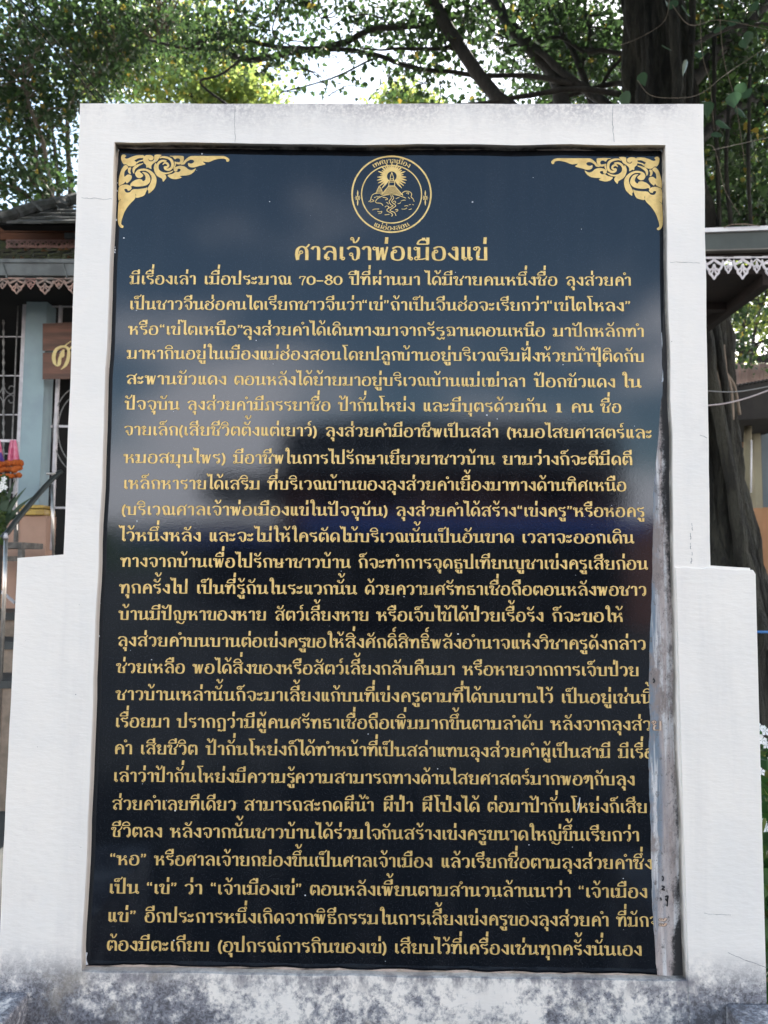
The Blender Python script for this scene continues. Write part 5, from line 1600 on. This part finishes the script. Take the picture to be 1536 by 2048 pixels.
pb('leg', M_STOOL, 33, 1096, 41, 1230, TY - 0.08, 0.05, tb)
pb('brace', M_STOOL, -110, 1112, 33, 1122, TY + 0.1, 0.03, tb)
MB().tube([V(-30, 1165, TY), V(12, 1190, TY), V(30, 1206, TY)], 0.012, k=6).build('brace', M_WHITEIRON, tb)
MB().tube([V(32, 985, TY - 0.02), V(35, 1060, TY - 0.02)], 0.004, k=6).build('rod', M_STEEL, tb)
mb = MB()
def cloth(px0, px1, py0, py1, flare, seed, Y):
    m_ = MB(); nx, nz = 16, 8
    v = []
    for j in range(nz + 1):
        t = j / nz
        for i in range(nx + 1):
            u = i / nx
            cx = (px0 + px1) / 2
            x = cx + (px0 + (px1 - px0) * u - cx) * (0.45 + flare * t)
            y = py0 + (py1 - py0) * t
            p = V(x, y, Y)
            v.append((p.x, p.y + 0.016 * math.sin(u * 15 + seed + t) * (0.3 + t), p.z))
    m_.add(v, [(j * (nx + 1) + i, j * (nx + 1) + i + 1, (j + 1) * (nx + 1) + i + 1, (j + 1) * (nx + 1) + i) for j in range(nz) for i in range(nx)])
    return m_
for k, (a, b_, c, d, fl_, mt_, lb) in enumerate(((13, 39, 880, 922, 0.62, M_PINK, 'shiny pink pleated cloth tied to the white rail nearest the column'),
                                         (-24, 10, 880, 924, 0.62, M_PINK, 'shiny pink pleated cloth on the white rail at the picture edge'),
                                         (-12, 9, 905, 922, 0.7, M_PURPLE, 'small purple cloth hanging between the pink ones'))):
    o = solidify(cloth(a, b_, c, d, fl_, k, TY - 0.03 - 0.02 * k), 0.002).build('hanging_cloth', mt_, smooth=True)
    tag(o, lb, 'cloth')


def marigolds(x0, x1, y0, sag, w, n, seed, label):
    g_ = empty('marigold_garland', V((x0 + x1) / 2, y0, TY - 0.08), label, 'garland', 'marigold garlands on the offering stand')
    rg_ = random.Random(seed)
    me = None
    for i in range(n):
        t = i / (n - 1)
        x = x0 + (x1 - x0) * t
        y = y0 + sag * (4 * t * (1 - t)) + rg_.uniform(-1.5, 1.5)
        if me is None:
            bm = bmesh.new(); bmesh.ops.create_icosphere(bm, subdivisions=2, radius=1.0)
            for v_ in bm.verts:
                v_.co *= 1 + 0.16 * noise.noise(v_.co * 6)
                v_.co.z *= 0.75
            me = bpy.data.meshes.new('flower'); bm.to_mesh(me); bm.free(); me.materials.append(M_MARI)
        o_ = bpy.data.objects.new('flower', me); COL.objects.link(o_); o_.parent = g_
        o_.location = V(x, y, TY - 0.08 + rg_.uniform(-0.02, 0.02)) - g_.location
        o_.scale = (w * px_m(TY) / 2 * rg_.uniform(0.85, 1.15),) * 3
        o_.rotation_euler = (rg_.uniform(-1, 1), rg_.uniform(-1, 1), rg_.uniform(0, 6))
    return g_


marigolds(-60, 40, 926, 2, 15, 14, 1, 'thick orange marigold garland, topmost below the pink cloth')
marigolds(-58, 38, 936, 4, 14, 13, 2, 'orange marigold garland directly under the topmost one')
marigolds(-50, 38, 951, 1, 11, 13, 3, 'thin lowest orange marigold garland on the stand')

M_SPIKE = leaf_mat('sword_leaf', [(0.0, (0.03, 0.06, 0.035)), (1.0, (0.05, 0.085, 0.045))], (1.5, 1.8, 1.4), 0.2)
M_WFLOWER = simple('white_petal', (0.8, 0.8, 0.8), (0.72, 0.74, 0.72), 0.6, 30)
sp = empty('spiky_plant', (V(5, 1100, 3.7).x, 3.7, 0.0), 'dark green sword-leaved potted plant beside the handrail', 'plant')
SPm = M_SPIKE
for (x1, y1, bw) in ((52, 975, 7), (67, 992, 7), (30, 960, 9), (45, 1012, 8), (15, 955, 9), (-15, 960, 9), (60, 1020, 6), (35, 985, 9), (-30, 1000, 8), (5, 990, 10), (25, 1020, 9)):
    x0, y0 = RNG.uniform(-8, 10), 1060
    mx_, my_ = x0 + (x1 - x0) * 0.45, y0 + (y1 - y0) * 0.6
    Yp = 3.7 + RNG.uniform(-0.08, 0.08)
    m_ = MB(); ribbon_px(m_, [(x0, y0), (mx_, my_), (x1, y1)], [bw * 0.7, bw, 0.5], CV, Yp, 6)
    solidify(m_, 0.003).build('leaf', SPm, sp)
MB().tube([Vector((V(2, 1060, 3.7).x, 3.7, 0.3)), V(2, 1050, 3.7)], 0.02, k=6).build('stem', M_BARK, sp)
cent = np.array([tuple(V(-10 + rg.uniform(-20, 22), 975 + rg.uniform(-22, 26), 3.75 + rg.uniform(-0.1, 0.1))) for _ in range(240)]
                + [tuple(V(-6 + rg.uniform(-16, 18), 1060 + rg.uniform(-40, 30), 3.6 + rg.uniform(-0.1, 0.1))) for _ in range(160)])
vv, ff = leaf_cloud(cent, 0.035, 3)
pb_ = empty('leafy_shrub', (V(-6, 1100, 3.75).x, 3.75, 0.0), 'small-leaved potted shrub with pale blossoms at the picture left edge', 'shrub')
o = link('foliage', mesh_np('foliage', vv, ff), M_LEAF, pb_); o['kind'] = 'stuff'
MB().tube([Vector((V(-6, 1100, 3.75).x, 3.75, 0.0)), V(-6, 1000, 3.75)], 0.012, k=6).build('stem', M_BARK, pb_)


def blossom(mb, c, r, axis):
    axis = Vector(axis).normalized(); a = axis.orthogonal().normalized(); b_ = axis.cross(a)
    for k in range(5):
        t = 2 * math.pi * k / 5
        d = a * math.cos(t) + b_ * math.sin(t); s_ = axis.cross(d)
        mb.add([tuple(c), tuple(c + d * r * 0.6 + s_ * r * 0.34 + axis * r * 0.1), tuple(c + d * r + axis * r * 0.05), tuple(c + d * r * 0.6 - s_ * r * 0.34 + axis * r * 0.1)], [(0, 1, 2, 3)])


mb = MB()
for (x, y) in ((8, 958), (3, 972), (10, 975), (0, 980), (6, 966)):
    blossom(mb, V(x, y, 3.6), 0.022, (0.2, -1, 0.3))
o = mb.build('blossoms', M_WFLOWER, pb_); o['kind'] = 'stuff'

# ------------------------------------------------------------ right: roof with white fretwork, house wall, bush
M_FASCIA = simple('dark_green_grey_fascia', (0.05, 0.065, 0.062), (0.035, 0.047, 0.045), 0.55, 5)
M_WTRIM = simple('white_painted_trim', (0.78, 0.78, 0.82), (0.66, 0.66, 0.7), 0.5, 12)
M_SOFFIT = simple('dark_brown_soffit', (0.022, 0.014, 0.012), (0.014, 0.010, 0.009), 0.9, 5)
QY = 2.9
rp = empty('roofed_walkway', (V(1500, 600, QY).x, QY, 0.0), 'dark roof edge with white trim and hanging white fretwork right of the slab', 'roof')
def slab4(name, mat, a, b_, c, d, Y, dep, parent):
    """four pixel corners (left top, right top, right bottom, left bottom) at depth Y"""
    p = [V(*q, Y) for q in (a, b_, c, d)]
    return MB().add([tuple(q) for q in p] + [(q.x, q.y + dep, q.z) for q in p], [(0, 3, 2, 1), (4, 5, 6, 7), (0, 1, 5, 4), (1, 2, 6, 5), (2, 3, 7, 6), (3, 0, 4, 7)]).build(name, mat, parent)


xe = 1560
slab4('white_trim', M_WTRIM, (1330, 459), (xe, 450), (xe, 458.5), (1330, 467), QY - 0.02, 0.05, rp)
slab4('fascia', M_FASCIA, (1330, 467.5), (xe, 459), (xe, 495), (1330, 501), QY, 0.05, rp)
slab4('lower_trim', simple('grey_lower_trim', (0.2, 0.19, 0.17), (0.13, 0.12, 0.11), 0.6), (1330, 501.3), (xe, 495.3), (xe, 497.5), (1330, 504), QY - 0.006, 0.05, rp)
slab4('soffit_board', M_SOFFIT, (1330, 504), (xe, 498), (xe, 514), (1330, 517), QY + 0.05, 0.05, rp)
zs = V(1480, 514, QY).z
xr1 = V(1561, 540, QY).x
z2 = V(1561, 536, QY).z
MB().box(V(1300, 500, QY).x, xr1, QY + 0.1, QY + 5.2, z2, z2 + 0.06).build('soffit', M_SOFFIT, rp)
MB().box(xr1 - 0.06, xr1, QY + 0.1, QY + 5.2, z2 - 0.07, z2).build('edge_beam', M_SOFFIT, rp)
for k in range(5):
    MB().box(V(1300, 500, QY).x, xr1, QY + 0.6 + k * 0.9, QY + 0.67 + k * 0.9, z2 - 0.05, z2).build('rafter', M_SOFFIT, rp)
for i in range(-3, 3):
    cx = 1428.5 + i * 57
    yb = 514.5 - (cx - 1428) * 0.012
    solidify(fretwork(MB(), cx, yb, 36, 45, CV, QY + 0.02, thick=1.15), 0.006).build('fretwork_pendant', M_LACE_WHITE, rp)
    solidify(fretwork(MB(), cx + 28.5, yb, 22, 33, CV, QY + 0.021, thick=1.15), 0.006).build('fretwork_pendant', M_LACE_WHITE, rp)
MB().tube([V(1448, 455, QY - 0.02), V(1462, 449, QY - 0.05), V(1490, 448, QY - 0.05), V(1520, 452, QY - 0.03)], 0.003, k=5).build('loose_wire', M_BARK_PALE, rp)

HY = 6.4
hs = empty('yellow_house', (V(1500, 1200, HY).x, HY, 0.0), 'low dark-roofed house with beige corner post, blue-grey wall and peach dado far right', 'house')
M_POST = simple('beige_post_paint', (0.26, 0.24, 0.16), (0.22, 0.20, 0.14), 0.7, 4)
M_BLUEG = simple('blue_grey_wall_paint', (0.12, 0.15, 0.17), (0.09, 0.12, 0.14), 0.7, 4)
M_ORANGE = simple('orange_peach_paint', (0.38, 0.20, 0.10), (0.32, 0.17, 0.08), 0.75, 4)
M_OLIVE = simple('ochre_pierced_block', (0.42, 0.34, 0.14), (0.33, 0.26, 0.1), 0.75, 10)
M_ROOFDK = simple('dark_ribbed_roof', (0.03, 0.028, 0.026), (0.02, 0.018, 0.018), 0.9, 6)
M_RED = simple('dark_red_board', (0.12, 0.015, 0.015), (0.08, 0.012, 0.012), 0.7, 6)
pb('post', M_POST, 1509, 825, 1523, 1016, HY - 0.3, 0.18, hs)
pb('post_base', M_ORANGE, 1512, 1016, 1528, 1240, HY - 0.32, 0.2, hs)
pb('side_wall', M_BLUEG, 1523.5, 820, 1640, 1015, HY - 0.2, 0.2, hs)
pb('side_dado', M_ORANGE, 1528.5, 1015, 1640, 1260, HY - 0.22, 0.2, hs)
pb('back_wall', M_DARKROOM, 1380, 830, 1512, 985, HY + 1.2, 0.1, hs)
pb('red_board', M_RED, 1484, 845, 1510, 872, HY + 0.1, 0.05, hs)
pb('lintel', M_ORANGE, 1466, 878, 1511, 893, HY + 0.3, 0.08, hs)
pb('low_wall', M_ORANGE, 1420, 964, 1512, 984, HY + 0.2, 0.1, hs)
pb('wall_cap', M_WTRIM, 1420, 983.5, 1500, 987, HY + 0.05, 0.1, hs)
pb('dark_rail', M_RAIL, 1420, 987.5, 1520, 994, HY + 0.04, 0.1, hs)
pb('dark_rail', M_RAIL, 1420, 1061, 1520, 1067, HY + 0.04, 0.1, hs)
pb('lower_wall', M_OLIVE, 1420, 1067, 1525, 1088, HY + 0.05, 0.15, hs)
pb('lower_wall', M_GROUND, 1400, 1089, 1640, 1480, HY + 0.0, 0.15, hs)
# pierced screen: rings and bars, the light comes through the holes
for r in range(4):
    for c in range(5):
        cx, cy = 1470 + c * 14 + (r % 2) * 6, 1002 + r * 16.5
        P = [V(cx + 5.5 * math.cos(a), cy + 5.5 * math.sin(a), HY + 0.1) for a in [2 * math.pi * i / 10 for i in range(11)]]
        MB().tube(P, 0.016, k=5, cap=False).build('screen_ring', M_OLIVE, hs, smooth=True)
for r in range(5):
    pb('screen_bar', M_OLIVE, 1420, 993 + r * 16.5, 1520, 996.5 + r * 16.5, HY + 0.12, 0.05, hs)
# roof, seen from below as a dark slab
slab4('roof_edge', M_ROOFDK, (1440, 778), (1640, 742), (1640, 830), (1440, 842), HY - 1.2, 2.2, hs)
for i in range(26):
    x = 1444 + i * 7.5
    a = V(x, 777 - (x - 1440) * 0.18, HY - 1.22);
    MB().tube([a, Vector((a.x, a.y + 2.0, a.z + 0.02))], 0.014, k=5).build('roof_rib', M_ROOFDK, hs)
pb('porch_wall', simple('dim_grey_wall', (0.025, 0.025, 0.023), (0.018, 0.02, 0.018), 0.9, 3), 1455, 842, 1484, 880, HY - 0.1, 0.1, hs)
o = MB().tube([V(1496, 850, HY - 0.8), V(1494, 940, HY - 0.8), V(1493, 1000, HY - 0.8)], 0.036, k=9).build('olive_post', M_POST, smooth=True)
tag(o, 'round olive post standing before the dark porch right of the banyan', 'post')
o = MB().tube([V(1503, 880, HY - 0.85), V(1502, 985, HY - 0.85)], 0.008, k=6).build('white_pole', M_WTRIM, smooth=True)
tag(o, 'thin white pole next to the round olive post', 'pole')
# pink picket fence catching sun beyond the roof
M_PICKET = simple('pale_pink_fence_board', (0.62, 0.45, 0.40), (0.5, 0.36, 0.32), 0.8, 8)
fc = empty('board_fence', (V(1500, 760, 9.4).x, 9.4, 0.0), 'sunlit pale pink board fence beyond the dark porch roof', 'fence')
for i in range(14):
    x = 1462 + i * 8
    MB().pbox(x, 727 + RNG.uniform(-2, 2), x + 6.5, 1160, 9.4, 0.03).build('fence_board', M_PICKET, fc)
pb('cross_rail', M_PICKET, 1455, 745, 1580, 750, 9.44, 0.04, fc)
o = MB().add([tuple(V(1513, 712, 8.2)), tuple(V(1600, 690, 8.2)), tuple(V(1600, 730, 8.2)), tuple(V(1516, 725, 8.2))] + [tuple(V(*q, 9.2)) for q in ((1513, 712), (1600, 690), (1600, 730), (1516, 725))],
             [(0, 3, 2, 1), (4, 5, 6, 7), (0, 1, 5, 4), (1, 2, 6, 5), (2, 3, 7, 6), (3, 0, 4, 7)]).build('roof_corner', M_ROOFDK)
tag(o, 'dark roof corner poking in above the pink fence at the right edge', 'roof')
o = MB().tube([V(1400, 1263, 4.0), V(1640, 1265, 4.0)], 0.010, k=8).build('blue_pipe', simple('blue_plastic', (0.04, 0.16, 0.42), (0.05, 0.2, 0.5), 0.4), smooth=True)
tag(o, 'horizontal blue water pipe right of the monument', 'pipe')
for k, (py, Y) in enumerate(((1160, 5.4), (1205, 5.0), (1235, 4.7))):
    o = MB().box(V(1400, py, Y).x, V(1700, py, Y).x, Y, Y + 0.6, 0.0, V(1500, py, Y).z).build('root_ledge', M_GROUND)
    tag(o, ('farthest', 'middle', 'nearest')[k] + ' dark concrete ledge behind the blue pipe', 'ledge')

# flowering bush right of the monument
bx = V(1600, 1700, 0.9)
bs = empty('flowering_bush', (bx.x, 0.9, 0.0), 'low green bush with white star flowers right of the monument', 'bush')
cent = []
for _ in range(2600):
    px, py = rg.uniform(1500, 1700), 1455 + rg.uniform(0, 1) ** 0.8 * 600
    cent.append(tuple(V(px, py, 0.9 + rg.uniform(-0.28, 0.3))))
cent = np.array([c for c in cent if c[2] > 0.02])
vv, ff = leaf_cloud(cent, 0.040, 13, flat=0.8)
M_BUSH = leaf_mat('bush_leaf', [(0.0, (0.03, 0.08, 0.025)), (0.8, (0.05, 0.12, 0.035)), (0.95, (0.13, 0.14, 0.04))], (2.0, 2.2, 1.5), 0.3, 0.35)
o = link('foliage', mesh_np('foliage', vv, ff), M_BUSH, bs); o['kind'] = 'stuff'
for k in range(5):
    MB().tube([Vector((bx.x + (k - 2) * 0.05, 0.9, 0)), Vector((bx.x + (k - 2) * 0.12, 0.9, 0.6)), V(1540 + k * 30, 1500, 0.9)], 0.006, k=5).build('stem', M_BARK, bs)
for (x, y, s) in ((1519, 1455, 9), (1530, 1462, 10), (1524, 1480, 10), (1517, 1472, 7), (1533, 1490, 8), (1522, 1543, 8), (1532, 1655, 10), (1527, 1645, 7), (1545, 1520, 9), (1560, 1470, 9), (1580, 1560, 9)):
    mb = MB(); blossom(mb, V(x, y, 0.62), s * 1.15 * px_m(0.62), (-0.2 + rg.uniform(-.4, .4), -1, 0.5))
    mb.build('flower', M_WFLOWER, bs)

# ------------------------------------------------------------ behind the camera: what the polished slab mirrors
M_SHWALL = simple('brown_red_house_wall', (0.30, 0.12, 0.09), (0.22, 0.09, 0.07), 0.8, 1.5)
M_SHROOF = simple('grey_sheet_roof', (0.07, 0.075, 0.085), (0.05, 0.055, 0.06), 0.7, 2)
M_AWN = simple('blue_awning', (0.05, 0.11, 0.40), (0.04, 0.09, 0.33), 0.6, 2)
BYY = -14.0


def RV(px, py, Y):
    """point behind the camera that the slab mirrors at a pixel"""
    d = FW + RT * ((px - 768.0) / F_PX) - UP * ((py - 1024.0) / F_PX)
    hit = EYE + d * ((GY - EYE.y) / d.y)
    d2 = Vector((d.x, -d.y, d.z))
    return hit + d2 * ((Y - hit.y) / d2.y)


sh = empty('road_house', (RV(850, 1100, BYY).x, BYY, 0.0), 'brown house with grey roof and blue awning across the road, mirrored in the slab', 'house')
def rbox(name, mat, px0, py0, px1, py1, Y, dep, parent=sh, z0=None):
    a, b_ = RV(px0, py1, Y), RV(px1, py0, Y)
    return MB().box(min(a.x, b_.x), max(a.x, b_.x), Y - dep, Y, a.z if z0 is None else z0, b_.z).build(name, mat, parent)


rbox('wall', M_SHWALL, 560, 930, 1245, 1044, BYY, 5.0)
rbox('shopfront', M_DARKROOM, 562, 1046, 1243, 1200, BYY - 0.3, 4.5, z0=0.0)
rbox('upper_wall', M_SHROOF, 570, 862, 1240, 930, BYY - 0.6, 4.0)
a, b_, c, d = RV(530, 935, BYY + 0.7), RV(1262, 935, BYY + 0.7), RV(1245, 905, BYY - 0.5), RV(560, 905, BYY - 0.5)
MB().add([tuple(q) for q in (a, b_, c, d)] + [(q.x, q.y, q.z + 0.08) for q in (a, b_, c, d)], [(0, 1, 2, 3), (4, 7, 6, 5), (0, 4, 5, 1), (1, 5, 6, 2), (2, 6, 7, 3), (3, 7, 4, 0)]).build('porch_roof', M_SHROOF, sh)
z0 = RV(700, 866, BYY - 0.3).z; zt = RV(700, 838, BYY - 2.5).z
x0, x1 = RV(545, 866, BYY - 0.3).x, RV(1252, 866, BYY - 0.3).x
MB().add([(x0, BYY - 0.2, z0), (x1, BYY - 0.2, z0), (x1, BYY - 5.0, z0), (x0, BYY - 5.0, z0), (x0 + 1.6, BYY - 2.5, zt), (x1 - 1.6, BYY - 2.5, zt)],
         [(0, 1, 5, 4), (2, 3, 4, 5), (1, 2, 5), (3, 0, 4), (0, 3, 2, 1)]).build('roof', M_SHROOF, sh)
rbox('side_roof', M_SHROOF, 400, 945, 556, 1000, BYY - 1.0, 3.0)
rbox('awning', M_AWN, 600, 1035, 1300, 1062, BYY + 1.4, 0.08)
rbox('awning', M_AWN, 250, 1066, 560, 1082, BYY + 1.2, 0.08)
for px in (640, 760, 1080, 1200):
    rbox('window', M_DARKROOM, px, 965, px + 60, 1015, BYY + 0.03, 0.05)
for px in (250, 420, 600, 900, 1298):
    rbox('awning_post', M_GREYIRON, px, 1040 if px > 560 else 1070, px + 5, 1200, BYY + 1.32, 0.05, z0=0.0)
o = MB().box(*( (lambda p, q: (p.x, q.x, BYY - 7, BYY - 3.0, 0.0, q.z))(RV(340, 1150, BYY - 3), RV(556, 1046, BYY - 3)))).build('shop_block', M_SHROOF)
tag(o, 'low grey shop block left of the mirrored brown house', 'shop')
o = MB().box(*( (lambda p, q: (p.x, q.x, BYY - 9, BYY - 4.0, 0.0, q.z))(RV(1262, 1150, BYY - 4), RV(1600, 1040, BYY - 4)))).build('shop_block', M_SHWALL)
tag(o, 'low brown shop block right of the mirrored brown house', 'shop')
o = MB().box(-60, 60, -11.5, -5.0, 0.002, 0.008).build('road', M_ROAD); o['kind'] = 'structure'
